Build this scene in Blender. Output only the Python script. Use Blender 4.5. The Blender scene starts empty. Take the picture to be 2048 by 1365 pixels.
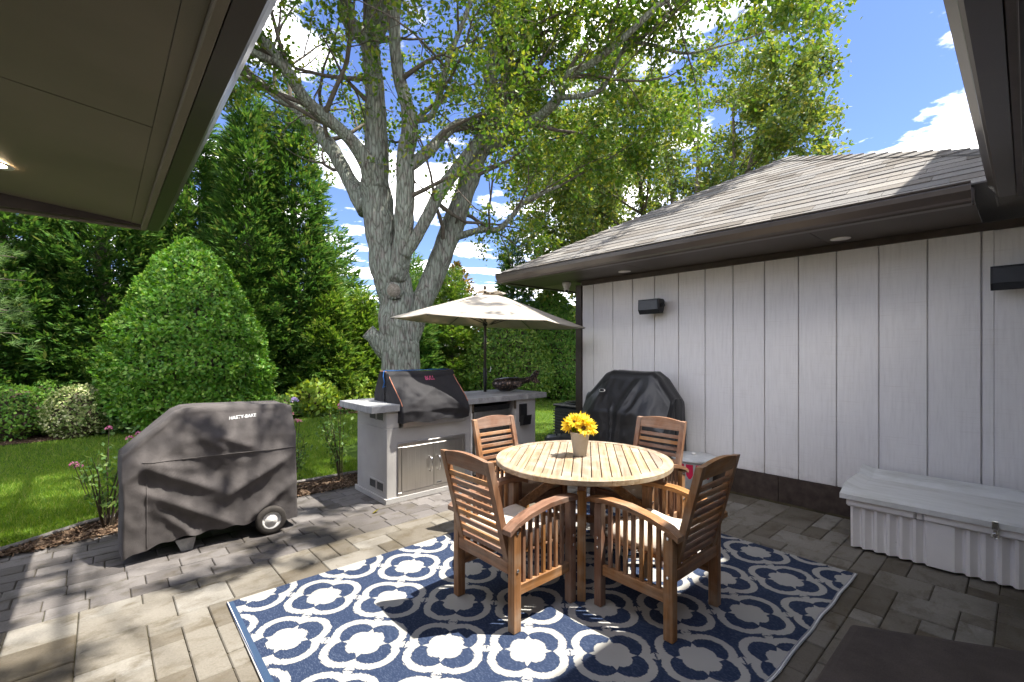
import bpy, bmesh, math, random
import numpy as np
from mathutils import Vector, Matrix, noise as mnoise
random.seed(7); rng = np.random.default_rng(11)
S = bpy.context.scene; COL = S.collection
R = math.radians
# ------------------------------------------------------------ camera, sky, sun, exposure
cd = bpy.data.cameras.new('camera'); cam = bpy.data.objects.new('camera', cd); COL.objects.link(cam)
cd.sensor_width = 36; cd.lens = 36*920/2048; cd.shift_y = 20.5/2048; cd.clip_start = .05; cd.clip_end = 2000
cam.location = (0, 0, 1.5); cam.rotation_euler = (R(90), 0, R(-41.744)); S.camera = cam
SUN = Vector((.30, -.30, 1)).normalized()                      # towards the sun
sd = bpy.data.lights.new('sun', 'SUN'); sd.energy = 2.0; sd.angle = R(.55); sd.color = (1, .95, .86)
so = bpy.data.objects.new('sun', sd); COL.objects.link(so); so.rotation_euler = (-SUN).to_track_quat('-Z', 'Y').to_euler()
so.location = (6, -6, 20)
W = bpy.data.worlds.new('World'); S.world = W; W.use_nodes = True
wt = W.node_tree; wt.nodes.clear()
def wn(t, **k):
    n = wt.nodes.new(t)
    for a, b in k.items(): setattr(n, a, b)
    return n
sky = wn('ShaderNodeTexSky', sky_type='NISHITA', sun_disc=False, sun_elevation=math.asin(SUN.z), sun_rotation=R(135), air_density=1.0, dust_density=.3, ozone_density=2.5)
tc = wn('ShaderNodeTexCoord'); sep = wn('ShaderNodeSeparateXYZ'); wt.links.new(tc.outputs['Generated'], sep.inputs[0])
mx = wn('ShaderNodeMath', operation='MAXIMUM'); wt.links.new(sep.outputs[2], mx.inputs[0]); mx.inputs[1].default_value = .06
dv = wn('ShaderNodeVectorMath', operation='DIVIDE'); cmb = wn('ShaderNodeCombineXYZ')
for i in range(3): wt.links.new(mx.outputs[0], cmb.inputs[i])
wt.links.new(tc.outputs['Generated'], dv.inputs[0]); wt.links.new(cmb.outputs[0], dv.inputs[1])
mp = wn('ShaderNodeMapping'); wt.links.new(dv.outputs[0], mp.inputs[0]); mp.inputs['Location'].default_value = (4.757, -2.847, 0); mp.inputs['Scale'].default_value = (1.0, 1.0, 1)
nz = wn('ShaderNodeTexNoise'); wt.links.new(mp.outputs[0], nz.inputs['Vector']); nz.inputs['Scale'].default_value = 1.35; nz.inputs['Detail'].default_value = 9; nz.inputs['Roughness'].default_value = .56
cr = wn('ShaderNodeValToRGB'); wt.links.new(nz.outputs[0], cr.inputs[0]); cr.color_ramp.elements[0].position = .48; cr.color_ramp.elements[1].position = .72
deep = wn('ShaderNodeMix', data_type='RGBA', blend_type='MULTIPLY'); deep.inputs[0].default_value = 1; wt.links.new(sky.outputs[0], deep.inputs[6]); deep.inputs[7].default_value = (.175, .185, .25, 1)   # polarised deep blue
mxc = wn('ShaderNodeMix', data_type='RGBA'); wt.links.new(cr.outputs[0], mxc.inputs[0]); wt.links.new(deep.outputs[2], mxc.inputs[6]); mxc.inputs[7].default_value = (13, 12.5, 12, 1)
bg = wn('ShaderNodeBackground'); wt.links.new(mxc.outputs[2], bg.inputs[0]); bg.inputs[1].default_value = .15
wo = wn('ShaderNodeOutputWorld'); wt.links.new(bg.outputs[0], wo.inputs[0])
S.view_settings.view_transform = 'Standard'; S.view_settings.look = 'None'; S.view_settings.exposure = 2.82; S.view_settings.gamma = 1
S.cycles.max_bounces = 8; S.cycles.transparent_max_bounces = 8
# ------------------------------------------------------------ materials
MATS = {}
class X:                                                      # socket expression -> math nodes
    nt = None
    def __init__(s, v): s.v = v
    @staticmethod
    def op(o, *a):
        n = X.nt.nodes.new('ShaderNodeMath'); n.operation = o
        for i, q in enumerate(a):
            q = q.v if isinstance(q, X) else q
            if isinstance(q, (int, float)): n.inputs[i].default_value = q
            else: X.nt.links.new(q, n.inputs[i])
        return X(n.outputs[0])
    def __add__(s, o): return X.op('ADD', s, o)
    def __radd__(s, o): return X.op('ADD', o, s)
    def __sub__(s, o): return X.op('SUBTRACT', s, o)
    def __rsub__(s, o): return X.op('SUBTRACT', o, s)
    def __mul__(s, o): return X.op('MULTIPLY', s, o)
    __rmul__ = __mul__
    def __truediv__(s, o): return X.op('DIVIDE', s, o)
    def abs(s): return X.op('ABSOLUTE', s)
    def sqrt(s): return X.op('SQRT', s)
    def round(s): return X.op('ROUND', s)
    def lt(s, o): return X.op('LESS_THAN', s, o)
    def gt(s, o): return X.op('GREATER_THAN', s, o)
    def mx(s, o): return X.op('MAXIMUM', s, o)
    def mn(s, o): return X.op('MINIMUM', s, o)
class M:
    def __init__(s, name, rough=.7, spec=.3, metal=0.):
        s.m = bpy.data.materials.new(name); s.m.use_nodes = True; s.nt = s.m.node_tree; X.nt = s.nt
        s.b = s.nt.nodes['Principled BSDF']; s.b.inputs['Roughness'].default_value = rough; s.b.inputs['Metallic'].default_value = metal
        s.b.inputs['Specular IOR Level'].default_value = spec; s._h = None; MATS[name] = s.m
    def n(s, t, **k):
        q = s.nt.nodes.new(t)
        for a, b in k.items(): setattr(q, a, b)
        return q
    def link(s, a, b): s.nt.links.new(a.v if isinstance(a, X) else a, b)
    def vec(s, kind='Object', scale=(1, 1, 1), loc=(0, 0, 0)):
        t = s.n('ShaderNodeTexCoord') if kind != 'World' else s.n('ShaderNodeNewGeometry')
        p = s.n('ShaderNodeMapping'); s.link(t.outputs[kind if kind != 'World' else 'Position'], p.inputs[0])
        p.inputs['Scale'].default_value = scale; p.inputs['Location'].default_value = loc
        return p.outputs[0]
    def noise(s, v, scale, detail=4, rough=.55, dist=0):
        q = s.n('ShaderNodeTexNoise'); s.link(v, q.inputs['Vector']); q.inputs['Scale'].default_value = scale
        q.inputs['Detail'].default_value = detail; q.inputs['Roughness'].default_value = rough; q.inputs['Distortion'].default_value = dist
        return X(q.outputs[0])
    def voro(s, v, scale, feature='F1', out=0):
        q = s.n('ShaderNodeTexVoronoi', feature=feature); s.link(v, q.inputs['Vector']); q.inputs['Scale'].default_value = scale
        return X(q.outputs[out])
    def ramp(s, x, stops):
        q = s.n('ShaderNodeValToRGB'); s.link(x, q.inputs[0]); e = q.color_ramp.elements
        while len(e) < len(stops): e.new(.5)
        for i, (p, c) in enumerate(stops): e[i].position = p; e[i].color = (*c, 1) if len(c) == 3 else c
        return q.outputs[0]
    def mix(s, f, a, b, mode='MIX'):
        q = s.n('ShaderNodeMix', data_type='RGBA', blend_type=mode)
        for v, i in ((f, 0), (a, 6), (b, 7)):
            if isinstance(v, (int, float)): q.inputs[i].default_value = v
            elif isinstance(v, tuple): q.inputs[i].default_value = (*v, 1)
            else: s.link(v, q.inputs[i])
        return q.outputs[2]
    def rnd(s): return X(s.n('ShaderNodeObjectInfo').outputs['Random'])
    def island(s): return X(s.n('ShaderNodeNewGeometry').outputs['Random Per Island'])
    def hsv(s, c, val, sat=1., hue=.5):
        q = s.n('ShaderNodeHueSaturation'); s.link(c, q.inputs['Color'])
        for v, k in ((val, 'Value'), (sat, 'Saturation'), (hue, 'Hue')):
            if isinstance(v, (int, float)): q.inputs[k].default_value = v
            else: s.link(v, q.inputs[k])
        return q.outputs[0]
    def color(s, c):
        if isinstance(c, tuple): s.b.inputs['Base Color'].default_value = (*c, 1)
        else: s.link(c, s.b.inputs['Base Color'])
        return s
    def rough(s, x): s.link(x, s.b.inputs['Roughness']); return s
    def bump(s, x, strength=.3, dist=.01):
        q = s.n('ShaderNodeBump'); q.inputs['Strength'].default_value = strength; q.inputs['Distance'].default_value = dist
        s.link(x, q.inputs['Height'])
        if s._h: s.link(s._h, q.inputs['Normal'])
        s._h = q.outputs[0]; s.link(q.outputs[0], s.b.inputs['Normal']); return s
def plain(name, c, rough=.6, spec=.3, metal=0., var=.12, nscale=12, bump=0.):
    m = M(name, rough, spec, metal); v = m.vec(); n = m.noise(v, nscale, 5)
    lo = tuple(q*(1-var) for q in c); hi = tuple(min(1, q*(1+var)) for q in c)
    m.color(m.ramp(n, [(.3, lo), (.7, hi)]))
    if bump: m.bump(m.noise(v, nscale*18, 3), bump, .004)
    return m.m
def wood(name, axis, dark, mid, light, grey=.0):
    m = M(name, .55, .35); sc = [26, 26, 26]; sc[axis] = 1.3
    v = m.vec('Object', tuple(sc)); n = m.noise(v, 1.5, 6, .6, .6)
    v2 = m.vec('Object', (3, 3, 3)); b = m.noise(v2, 2.2, 4)
    c = m.ramp(n, [(.28, dark), (.5, mid), (.75, light)])
    c = m.mix(m.ramp(b, [(.45, (0, 0, 0)), (.75, (grey, grey, grey))]), c, (.36, .31, .25))
    c = m.hsv(c, m.rnd()*.45+.78, m.rnd()*.3+.85, m.rnd()*.016+.492)
    m.color(c); m.bump(n, .12, .003); m.rough(n*.3+.42); return m.m
for i, a in enumerate('xyz'):
    wood('teak_'+a, i, (.11, .050, .023), (.225, .107, .050), (.34, .18, .095), .45)
    wood('tabletop_'+a, i, (.165, .11, .066), (.265, .197, .134), (.355, .292, .225), .9)
m = M('siding', .75, .2); v = m.vec('World', (16, 16, 1.2)); n = m.noise(v, 3, 8, .65); v2 = m.vec('World', (1, 1, 60)); n2 = m.noise(v2, 2.2, 6, .7)
c = m.ramp(n, [(.25, (.62, .60, .58)), (.5, (.70, .68, .66)), (.75, (.74, .722, .70))]); c = m.mix(m.ramp(n2, [(.56, (0, 0, 0)), (.68, (.5, .5, .5))]), c, (.55, .52, .48))
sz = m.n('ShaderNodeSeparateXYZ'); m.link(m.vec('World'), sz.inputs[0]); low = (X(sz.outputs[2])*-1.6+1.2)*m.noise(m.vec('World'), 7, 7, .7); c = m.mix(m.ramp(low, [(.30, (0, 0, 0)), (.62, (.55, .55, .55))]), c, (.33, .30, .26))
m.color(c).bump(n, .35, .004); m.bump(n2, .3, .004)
plain('brown_trim', (.058, .044, .036), .5, .4, 0, .25, 8, .15)
plain('brown_metal', (.055, .044, .037), .28, .5, 0, .12, 3, .02)
m = M('skirt_brown', .7, .25); n = m.noise(m.vec('World', (3, 3, 3)), 4, 6); m.color(m.ramp(n, [(.3, (.032, .023, .018)), (.7, (.07, .052, .042))])).bump(m.noise(m.vec('World'), 260, 3), .5, .004)
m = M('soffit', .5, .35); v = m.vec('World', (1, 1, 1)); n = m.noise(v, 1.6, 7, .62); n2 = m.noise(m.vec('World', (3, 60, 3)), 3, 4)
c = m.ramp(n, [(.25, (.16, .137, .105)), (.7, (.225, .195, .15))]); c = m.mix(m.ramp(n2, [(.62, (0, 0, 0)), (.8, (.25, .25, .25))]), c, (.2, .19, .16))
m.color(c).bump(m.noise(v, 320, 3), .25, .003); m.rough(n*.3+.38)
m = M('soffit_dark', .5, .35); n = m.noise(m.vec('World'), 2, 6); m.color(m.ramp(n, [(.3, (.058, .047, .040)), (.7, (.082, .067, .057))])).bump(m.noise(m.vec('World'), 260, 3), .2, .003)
plain('white_trim', (.72, .70, .66), .4, .4)
m = M('lamp_lit', .4); m.color((.9, .8, .65)); m.b.inputs['Emission Color'].default_value = (1, .78, .5, 1); m.b.inputs['Emission Strength'].default_value = 9
m = M('shingle', .9, .15); v = m.vec('World'); n = m.noise(v, 170, 4, .7); base = m.ramp(m.rnd(), [(0, (.115, .103, .09)), (.35, (.20, .185, .168)), (.7, (.16, .155, .15)), (1, (.235, .22, .20))])
c = m.mix(.55, base, m.ramp(n, [(.3, (.55, .55, .55)), (.7, (1.25, 1.25, 1.25))]), 'MULTIPLY'); m.color(c).bump(n, .6, .004)
def paver_mat(name, stops, green):
    m = M(name, .85, .2); v = m.vec('World'); n = m.noise(v, 3.5, 8, .62, .5); n3 = m.noise(m.vec('World', (1, 1.6, 1)), 5.5, 8, .66, .4); fine = m.noise(v, 90, 5, .7)
    c = m.ramp(n*.45+m.rnd()*.55, stops)
    c = m.mix(m.ramp(n3, [(.50, (0, 0, 0)), (.70, (.75, .75, .75))]), c, green)
    st = m.noise(m.vec('World', (1, 1, 1), (7, 3, 0)), 1.1, 5, .6)
    c = m.mix(m.ramp(st, [(.52, (0, 0, 0)), (.66, (.5, .5, .5))]), c, tuple(q*.6 for q in green))
    c = m.mix(.8, c, m.ramp(fine, [(.3, (.78, .78, .78)), (.7, (1.15, 1.15, 1.15))]), 'MULTIPLY')
    m.color(c).bump(fine*.4+n, .5, .006); m.rough(n*.4+.5); return m.m
paver_mat('paver_tan', [(.2, (.095, .080, .060)), (.45, (.148, .132, .108)), (.7, (.195, .180, .155)), (.85, (.24, .228, .206))], (.072, .055, .030))
paver_mat('paver_grey', [(.2, (.085, .076, .072)), (.5, (.125, .114, .109)), (.8, (.165, .153, .147))], (.062, .052, .034))
m = M('joint_sand', .95, .1); n = m.noise(m.vec('World'), 5, 6); m.color(m.ramp(n, [(.35, (.05, .045, .03)), (.55, (.09, .075, .045)), (.7, (.05, .06, .025))])).bump(m.noise(m.vec('World'), 220, 3), .8, .006)
m = M('mulch', .95, .1); v = m.vec('World'); n = m.noise(v, 60, 5, .7); m.color(m.ramp(n, [(.3, (.022, .014, .010)), (.6, (.075, .045, .030)), (.8, (.15, .10, .07))])).bump(n, 1, .02)
m = M('mulch_chip', .9, .1); m.color(m.ramp(m.island(), [(0, (.05, .03, .02)), (.6, (.13, .085, .055)), (1, (.26, .19, .13))]))
m = M('soil', .95, .1); n = m.noise(m.vec('World'), 3, 8, .6); m.color(m.ramp(n, [(.35, (.03, .03, .015)), (.65, (.06, .065, .025))]))
m = M('turf', .95, .1); n = m.noise(m.vec('World'), 2.2, 6, .6); f = m.noise(m.vec('World'), 70, 4, .7); c = m.ramp(n, [(.3, (.05, .10, .016)), (.7, (.09, .15, .022))]); m.color(m.mix(.7, c, m.ramp(f, [(.3, (.5, .5, .5)), (.7, (1.3, 1.3, 1.2))]), 'MULTIPLY')).bump(f, 1, .03)
def leafmat(name, stops, trans=.35, rough=.5, spec=.22):
    m = M(name, rough, spec); c = m.ramp(m.island(), stops); m.color(c)
    t = m.n('ShaderNodeBsdfTranslucent'); m.link(m.hsv(c, 1.5, 1.1, .485), t.inputs[0])
    q = m.n('ShaderNodeMixShader'); q.inputs[0].default_value = trans
    m.link(m.b.outputs[0], q.inputs[1]); m.link(t.outputs[0], q.inputs[2]); m.link(q.outputs[0], m.nt.nodes['Material Output'].inputs[0]); return m.m
leafmat('oak_leaf', [(0, (0.046, 0.111, 0.016)), (.45, (0.085, 0.163, 0.023)), (.8, (0.150, 0.215, 0.031)), (1, (0.247, 0.260, 0.039))], .4, .4)
leafmat('oak_leaf_far', [(0, (0.058, 0.111, 0.026)), (.5, (0.111, 0.176, 0.033)), (.85, (0.182, 0.215, 0.039)), (1, (0.260, 0.247, 0.052))], .4, .45)
leafmat('conifer_leaf', [(0, (.028, .080, .018)), (.5, (.056, .135, .026)), (.85, (.095, .18, .034)), (1, (.16, .19, .055))], .3)
leafmat('conifer_light', [(0, (.05, .12, .02)), (.5, (.10, .19, .028)), (.9, (.165, .25, .04)), (1, (.22, .25, .07))], .3)
leafmat('topiary_leaf', [(0, (.045, .15, .014)), (.5, (.095, .225, .022)), (.85, (.16, .295, .04)), (1, (.23, .33, .07))], .3, .45, .3)
leafmat('hedge_leaf', [(0, (.05, .14, .022)), (.5, (.10, .215, .034)), (.9, (.17, .28, .05)), (1, (.24, .32, .08))], .35)
leafmat('variegated_leaf', [(0, (.07, .13, .03)), (.4, (.16, .23, .06)), (.75, (.40, .42, .19)), (1, (.55, .55, .33))], .3)
leafmat('lime_leaf', [(0, (.09, .17, .02)), (.5, (.18, .28, .035)), (1, (.32, .38, .06))], .35)
leafmat('rose_leaf', [(0, (0.039, 0.098, 0.019)), (.6, (0.091, 0.169, 0.039)), (1, (0.182, 0.247, 0.065))], .3)
leafmat('pine_needle', [(0, (.05, .11, .03)), (.5, (.10, .18, .05)), (1, (.20, .28, .10))], .3)
leafmat('copper_leaf', [(0, (.09, .11, .02)), (.5, (.19, .16, .03)), (1, (.30, .19, .04))], .35)
leafmat('grass_blade', [(0, (.07, .15, .018)), (.5, (.13, .23, .026)), (.9, (.19, .28, .036)), (1, (.32, .32, .10))], .4)
leafmat('pink_petal', [(0, (.45, .10, .22)), (.6, (.62, .22, .36)), (1, (.75, .42, .5))], .3)
leafmat('blue_petal', [(0, (.25, .28, .55)), (.5, (.40, .33, .58)), (1, (.6, .4, .55))], .3)
leafmat('sunflower_petal', [(0, (.72, .50, .02)), (.5, (.80, .62, .04)), (1, (.85, .72, .12))], .3)
m = M('bark', .9, .15); v = m.vec('Object', (1, 1, .16)); vo = m.voro(v, 20, 'DISTANCE_TO_EDGE'); n = m.noise(v, 26, 6, .7); lich = m.noise(m.vec('Object', (1, 1, .6)), 7.5, 9, .74)
c = m.ramp(vo*1.2+n*.5, [(.12, (.075, .064, .054)), (.35, (.18, .165, .143)), (.8, (.28, .26, .23))])
c = m.mix(m.ramp(lich, [(.40, (0, 0, 0)), (.53, (.80, .80, .80))]), c, m.ramp(n, [(.3, (.15, .175, .14)), (.5, (.25, .28, .23)), (.72, (.37, .40, .335))]))
m.color(m.mix(.75, c, m.ramp(vo, [(.0, (.45, .42, .40)), (.16, (1.05, 1.05, 1.05))]), 'MULTIPLY')).bump(vo*.9+n*.5, 1, .05)
m = M('bark_far', .9, .15); n = m.noise(m.vec('Object', (6, 6, 1.5)), 3, 6, .7); m.color(m.ramp(n, [(.3, (.06, .05, .04)), (.7, (.17, .145, .12))])).bump(n, .6, .02)
plain('cut_wood', (.20, .175, .14), .9, .1, 0, .4, 30, .4)
plain('stem', (.06, .045, .03), .8, .2)
m = M('stucco', .9, .15); v = m.vec('World'); n = m.noise(v, 130, 4, .7); w = m.noise(v, 3, 6); m.color(m.ramp(w, [(.3, (.34, .325, .31)), (.7, (.41, .395, .375))])).bump(n, .9, .006)
m = M('counter_tile', .6, .3); v = m.vec('World', (3, 9, 3)); n = m.noise(v, 2.5, 8, .65, .7); m.color(m.hsv(m.ramp(n, [(.3, (.17, .17, .172)), (.5, (.25, .252, .255)), (.72, (.36, .36, .36))]), m.rnd()*.3+.85)).bump(n, .2, .004)
m = M('steel', .28, .5, 1.0); n = m.noise(m.vec('Object', (90, 90, 1.2)), 3, 4); m.color(m.ramp(n, [(.3, (.48, .455, .42)), (.7, (.60, .575, .54))])).rough(n*.25+.2)
plain('chrome', (.75, .74, .72), .12, .5, 1., .02)
plain('black_plastic', (.012, .012, .013), .45, .4, 0, .2, 20)
plain('black_metal', (.018, .02, .023), .4, .5, 0, .2, 12)
def fabric(name, c, rough=.85, spec=.2, weave=520, var=.2, patch=3.):
    m = M(name, rough, spec); v = m.vec('Object'); n = m.noise(v, patch, 6, .6); w = m.noise(v, weave, 2)
    cc = m.ramp(n, [(.3, tuple(q*(1-var) for q in c)), (.7, tuple(q*(1+var) for q in c))]); m.color(m.mix(.5, cc, m.ramp(w, [(.35, (.7, .7, .7)), (.65, (1.25, 1.25, 1.25))]), 'MULTIPLY'))
    m.bump(w, .35, .002); m.bump(m.noise(v, 14, 4, .5, .6), .25, .012); return m.m
fabric('charcoal_canvas', (.082, .074, .072), .85, .2, 420, .3, 5.); fabric('black_vinyl', (.016, .016, .017), .42, .5, 200, .35, 2.)
fabric('black_canvas', (.020, .019, .021), .75, .3); fabric('brown_cover', (.062, .050, .045), .85, .2, 300, .25, 6.); fabric('cream_cushion', (.58, .52, .44), .9, .1, 600, .06); fabric('tan_cushion', (.50, .40, .32), .9, .1, 600, .06)
m = M('umbrella_cloth', .85, .1); v = m.vec('Object'); n = m.noise(v, 4, 5); c = m.ramp(n, [(.3, (.50, .455, .39)), (.7, (.58, .535, .465))]); m.color(c)
t = m.n('ShaderNodeBsdfTranslucent'); m.link(m.hsv(c, .9, 1.6, .49), t.inputs[0]); q = m.n('ShaderNodeMixShader'); q.inputs[0].default_value = .3
m.link(m.b.outputs[0], q.inputs[1]); m.link(t.outputs[0], q.inputs[2]); m.link(q.outputs[0], m.nt.nodes['Material Output'].inputs[0]); m.bump(m.noise(v, 400, 2), .2, .002)
plain('blue_cord', (.01, .10, .32), .6); plain('orange_piping', (.42, .17, .10), .6); plain('white_print', (.66, .66, .66), .7); plain('pink_print', (.55, .10, .20), .7); plain('red_print', (.55, .02, .07), .5)
m = M('bin_plastic', .5, .35); v = m.vec('Object'); n = m.noise(v, 2.5, 8, .65); d = m.noise(m.vec('Object', (1, 1, 1), (4, 2, 1)), 40, 4, .75)
c = m.ramp(n, [(.3, (.76, .735, .71)), (.7, (.84, .82, .80))]); c = m.mix(m.ramp(d, [(.70, (0, 0, 0)), (.74, (.8, .8, .8))]), c, (.12, .10, .09)); m.color(c).bump(m.noise(v, 300, 3), .2, .002)
m = M('bin_lid', .5, .35); v = m.vec('Object'); n = m.noise(m.vec('Object', (5, 1.2, 1)), 1.6, 8, .7); c = m.ramp(n, [(.3, (.46, .46, .42)), (.5, (.62, .625, .61)), (.7, (.70, .705, .70))]); m.color(c).bump(m.noise(v, 200, 3), .2, .002)
plain('bucket_white', (.55, .56, .56), .4, .4); plain('tyre', (.045, .040, .036), .8, .2, 0, .25, 30); plain('pot_clay', (.40, .36, .30), .85, .15, 0, .1, 14, .3); plain('seed_head', (.09, .04, .012), .9)
m = M('bronze', .38, .5, .75); v = m.vec('Object'); sc = m.voro(v, 46); m.color(m.ramp(sc, [(.15, (.22, .15, .11)), (.55, (.05, .042, .04))])).bump(sc, .8, .006)
m = M('fence_board', .8, .2); n = m.noise(m.vec('World', (9, 9, 1)), 3, 5); m.color(m.hsv(m.ramp(n, [(.3, (.13, .12, .11)), (.7, (.19, .175, .165))]), m.rnd()*.25+.87)).bump(n, .3, .004)
m = M('rug_weave', .85, .15); tcx = m.vec('Object'); sp = m.n('ShaderNodeSeparateXYZ'); m.link(tcx, sp.inputs[0]); x, y = X(sp.outputs[0]), X(sp.outputs[1])
jag = (m.noise(m.vec('Object', (1, .12, 1)), 190, 1)-.5)*.022
u, v_ = x/.2925, y/.2985; a, b = (u+v_)*.5, (u-v_)*.5; fa, fb = a-a.round(), b-b.round()
fx, fy = ((fa+fb)*.295).abs()+jag, ((fa-fb)*.295).abs()+jag*.4
mm, nn = fx.mx(fy), fx.mn(fy); D = lambda dd: ((mm-dd)*(mm-dd)+nn*nn).sqrt()
q = (fx+fy)*.7071; r_ = (fx-fy).abs()*.7071
dist = D(.095)
ring = dist.lt(.129)*dist.gt(.088)*q.lt(.20)
star = D(.045).lt(.056).mx((q+r_*2.0).lt(.117))
conn = ((q-.2085).abs()*.62+r_).lt(.030)*((q-.2085).abs().gt(.003))
wv = m.n('ShaderNodeTexWave', wave_type='BANDS'); m.link(m.vec('Object', (1, 1.0, 1)), wv.inputs[0]); wv.inputs['Scale'].default_value = 60; wv.inputs['Distortion'].default_value = 1
white = ring.mx(star).mx(conn)
ex = x-1.045+(0.); border = x.lt(-.135)
blue = m.mix(m.ramp(m.noise(m.vec('Object', (1, .25, 1)), 240, 2), [(.5, (0, 0, 0)), (.68, (.55, .55, .55))]), (.017, .028, .062), (.08, .102, .15))
col = m.mix(white*(1-border), blue, m.mix(m.noise(m.vec('Object'), 5, 4), (.29, .282, .264), (.34, .332, .314)))
col = m.mix(border, col, (.03, .055, .105)); m.color(col); m.bump(X(wv.outputs[0])+m.noise(m.vec('Object'), 420, 2), .35, .002)
m = M('rug_edge', .8, .2); w = m.n('ShaderNodeTexWave'); m.link(m.vec('Object', (1, 1, 1)), w.inputs[0]); w.inputs['Scale'].default_value = 28; m.color(m.ramp(X(w.outputs[0]), [(.45, (.02, .035, .08)), (.55, (.55, .54, .52))]))
# ------------------------------------------------------------ mesh helpers
class MB:
    def __init__(s): s.v = []; s.f = []
    def add(s, vs, fs): o = len(s.v); s.v += [tuple(q) for q in vs]; s.f += [tuple(i+o for i in f) for f in fs]; return s
    def box(s, x0, x1, y0, y1, z0, z1, c=.003, M4=None):
        vs = []; fs = []; idx = {}; P = ((x0, x1), (y0, y1), (z0, z1)); c = min(c, .45*min(x1-x0, y1-y0, z1-z0))
        for i in (0, 1):
            for j in (0, 1):
                for k in (0, 1):
                    b = [P[0][i], P[1][j], P[2][k]]; sg = [1-2*i, 1-2*j, 1-2*k]
                    for a in range(3):
                        p = [b[t]+(sg[t]*c if t != a else 0) for t in range(3)]; idx[(i, j, k, a)] = len(vs); vs.append(p)
        def g(*k): return idx[k]
        for i in (0, 1):
            f = [g(i, 0, 0, 0), g(i, 1, 0, 0), g(i, 1, 1, 0), g(i, 0, 1, 0)]; fs.append(f if i else f[::-1])
            f = [g(0, i, 0, 1), g(0, i, 1, 1), g(1, i, 1, 1), g(1, i, 0, 1)]; fs.append(f if i else f[::-1])
            f = [g(0, 0, i, 2), g(1, 0, i, 2), g(1, 1, i, 2), g(0, 1, i, 2)]; fs.append(f if i else f[::-1])
        for i in (0, 1):
            for j in (0, 1):
                fs += [[g(i, j, 0, 0), g(i, j, 1, 0), g(i, j, 1, 1), g(i, j, 0, 1)], [g(i, 0, j, 0), g(i, 1, j, 0), g(i, 1, j, 2), g(i, 0, j, 2)], [g(0, i, j, 1), g(1, i, j, 1), g(1, i, j, 2), g(0, i, j, 2)]]
                for k in (0, 1): fs.append([g(i, j, k, 0), g(i, j, k, 1), g(i, j, k, 2)])
        if M4 is not None: vs = [tuple(M4 @ Vector(p)) for p in vs]
        return s.add(vs, fs)
    def beam(s, a, b, w, h, c=.003, up=(0, 0, 1)):
        a, b = Vector(a), Vector(b); d = (b-a); L = d.length; d.normalize(); up = Vector(up)
        if abs(d.dot(up)) > .98: up = Vector((1, 0, 0))
        sx = d.cross(up).normalized(); uz = sx.cross(d)
        M4 = Matrix(((sx.x, d.x, uz.x, a.x), (sx.y, d.y, uz.y, a.y), (sx.z, d.z, uz.z, a.z), (0, 0, 0, 1)))
        return s.box(-w/2, w/2, 0, L, -h/2, h/2, c, M4)
    def prism(s, prof, axis, a, b):                           # prof: list of 2d points, extruded along axis a->b
        n = len(prof)
        def mk(t, p): return (t, p[0], p[1]) if axis == 0 else ((p[0], t, p[1]) if axis == 1 else (p[0], p[1], t))
        return s.add([mk(a, p) for p in prof]+[mk(b, p) for p in prof], [tuple(range(n)), tuple(range(2*n-1, n-1, -1))]+[(i, i+n, (i+1) % n+n, (i+1) % n) for i in range(n)])
    def lathe(s, prof, n=24, loc=(0, 0, 0), cap=True):
        vs = [(loc[0]+r*math.cos(2*math.pi*i/n), loc[1]+r*math.sin(2*math.pi*i/n), loc[2]+z) for r, z in prof for i in range(n)]
        fs = [(j*n+i, j*n+(i+1) % n, (j+1)*n+(i+1) % n, (j+1)*n+i) for j in range(len(prof)-1) for i in range(n)]
        if cap: fs += [tuple(range(n))[::-1], tuple((len(prof)-1)*n+i for i in range(n))]
        return s.add(vs, fs)
    def tube(s, pts, rad, n=8, rough=0., cap=True, freq=3.):
        pts = [Vector(p) for p in pts]; vs = []; ref = None
        for i, p in enumerate(pts):
            d = (pts[min(i+1, len(pts)-1)]-pts[max(i-1, 0)]).normalized()
            if ref is None: ref = d.orthogonal().normalized()
            ref = (ref-d*ref.dot(d)).normalized(); bi = d.cross(ref); r = rad[i] if hasattr(rad, '__len__') else rad
            for k in range(n):
                an = 2*math.pi*k/n; o = ref*math.cos(an)+bi*math.sin(an); rr = r
                if rough: rr = r*(1+rough*mnoise.noise((p+o*r)*freq))
                vs.append(tuple(p+o*rr))
        m = len(pts); fs = [(j*n+k, j*n+(k+1) % n, (j+1)*n+(k+1) % n, (j+1)*n+k) for j in range(m-1) for k in range(n)]
        if cap: fs += [tuple(range(n))[::-1], tuple((m-1)*n+k for k in range(n))]
        return s.add(vs, fs)
    def mesh(s, name, mat, smooth=False, fix=True):
        me = bpy.data.meshes.new(name); me.from_pydata(s.v, [], s.f)
        if fix:
            bm = bmesh.new(); bm.from_mesh(me); bmesh.ops.recalc_face_normals(bm, faces=bm.faces); bm.to_mesh(me); bm.free()
        me.materials.append(MATS[mat])
        if smooth: me.polygons.foreach_set('use_smooth', [True]*len(me.polygons))
        return me
    def build(s, name, mat, parent=None, smooth=False, fix=True): return ob(name, s.mesh(name, mat, smooth, fix), parent)
def ob(name, me, parent=None, loc=None, rz=0):
    o = bpy.data.objects.new(name, me); COL.objects.link(o)
    if parent: o.parent = parent
    if loc: o.location = loc
    if rz: o.rotation_euler.z = rz
    return o
def tag(o, label, cat, group=None):
    o['label'] = label; o['category'] = cat
    if group: o['group'] = group
    return o
def struct(o): o['kind'] = 'structure'; return o
def stuff(o): o['kind'] = 'stuff'; return o
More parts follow.
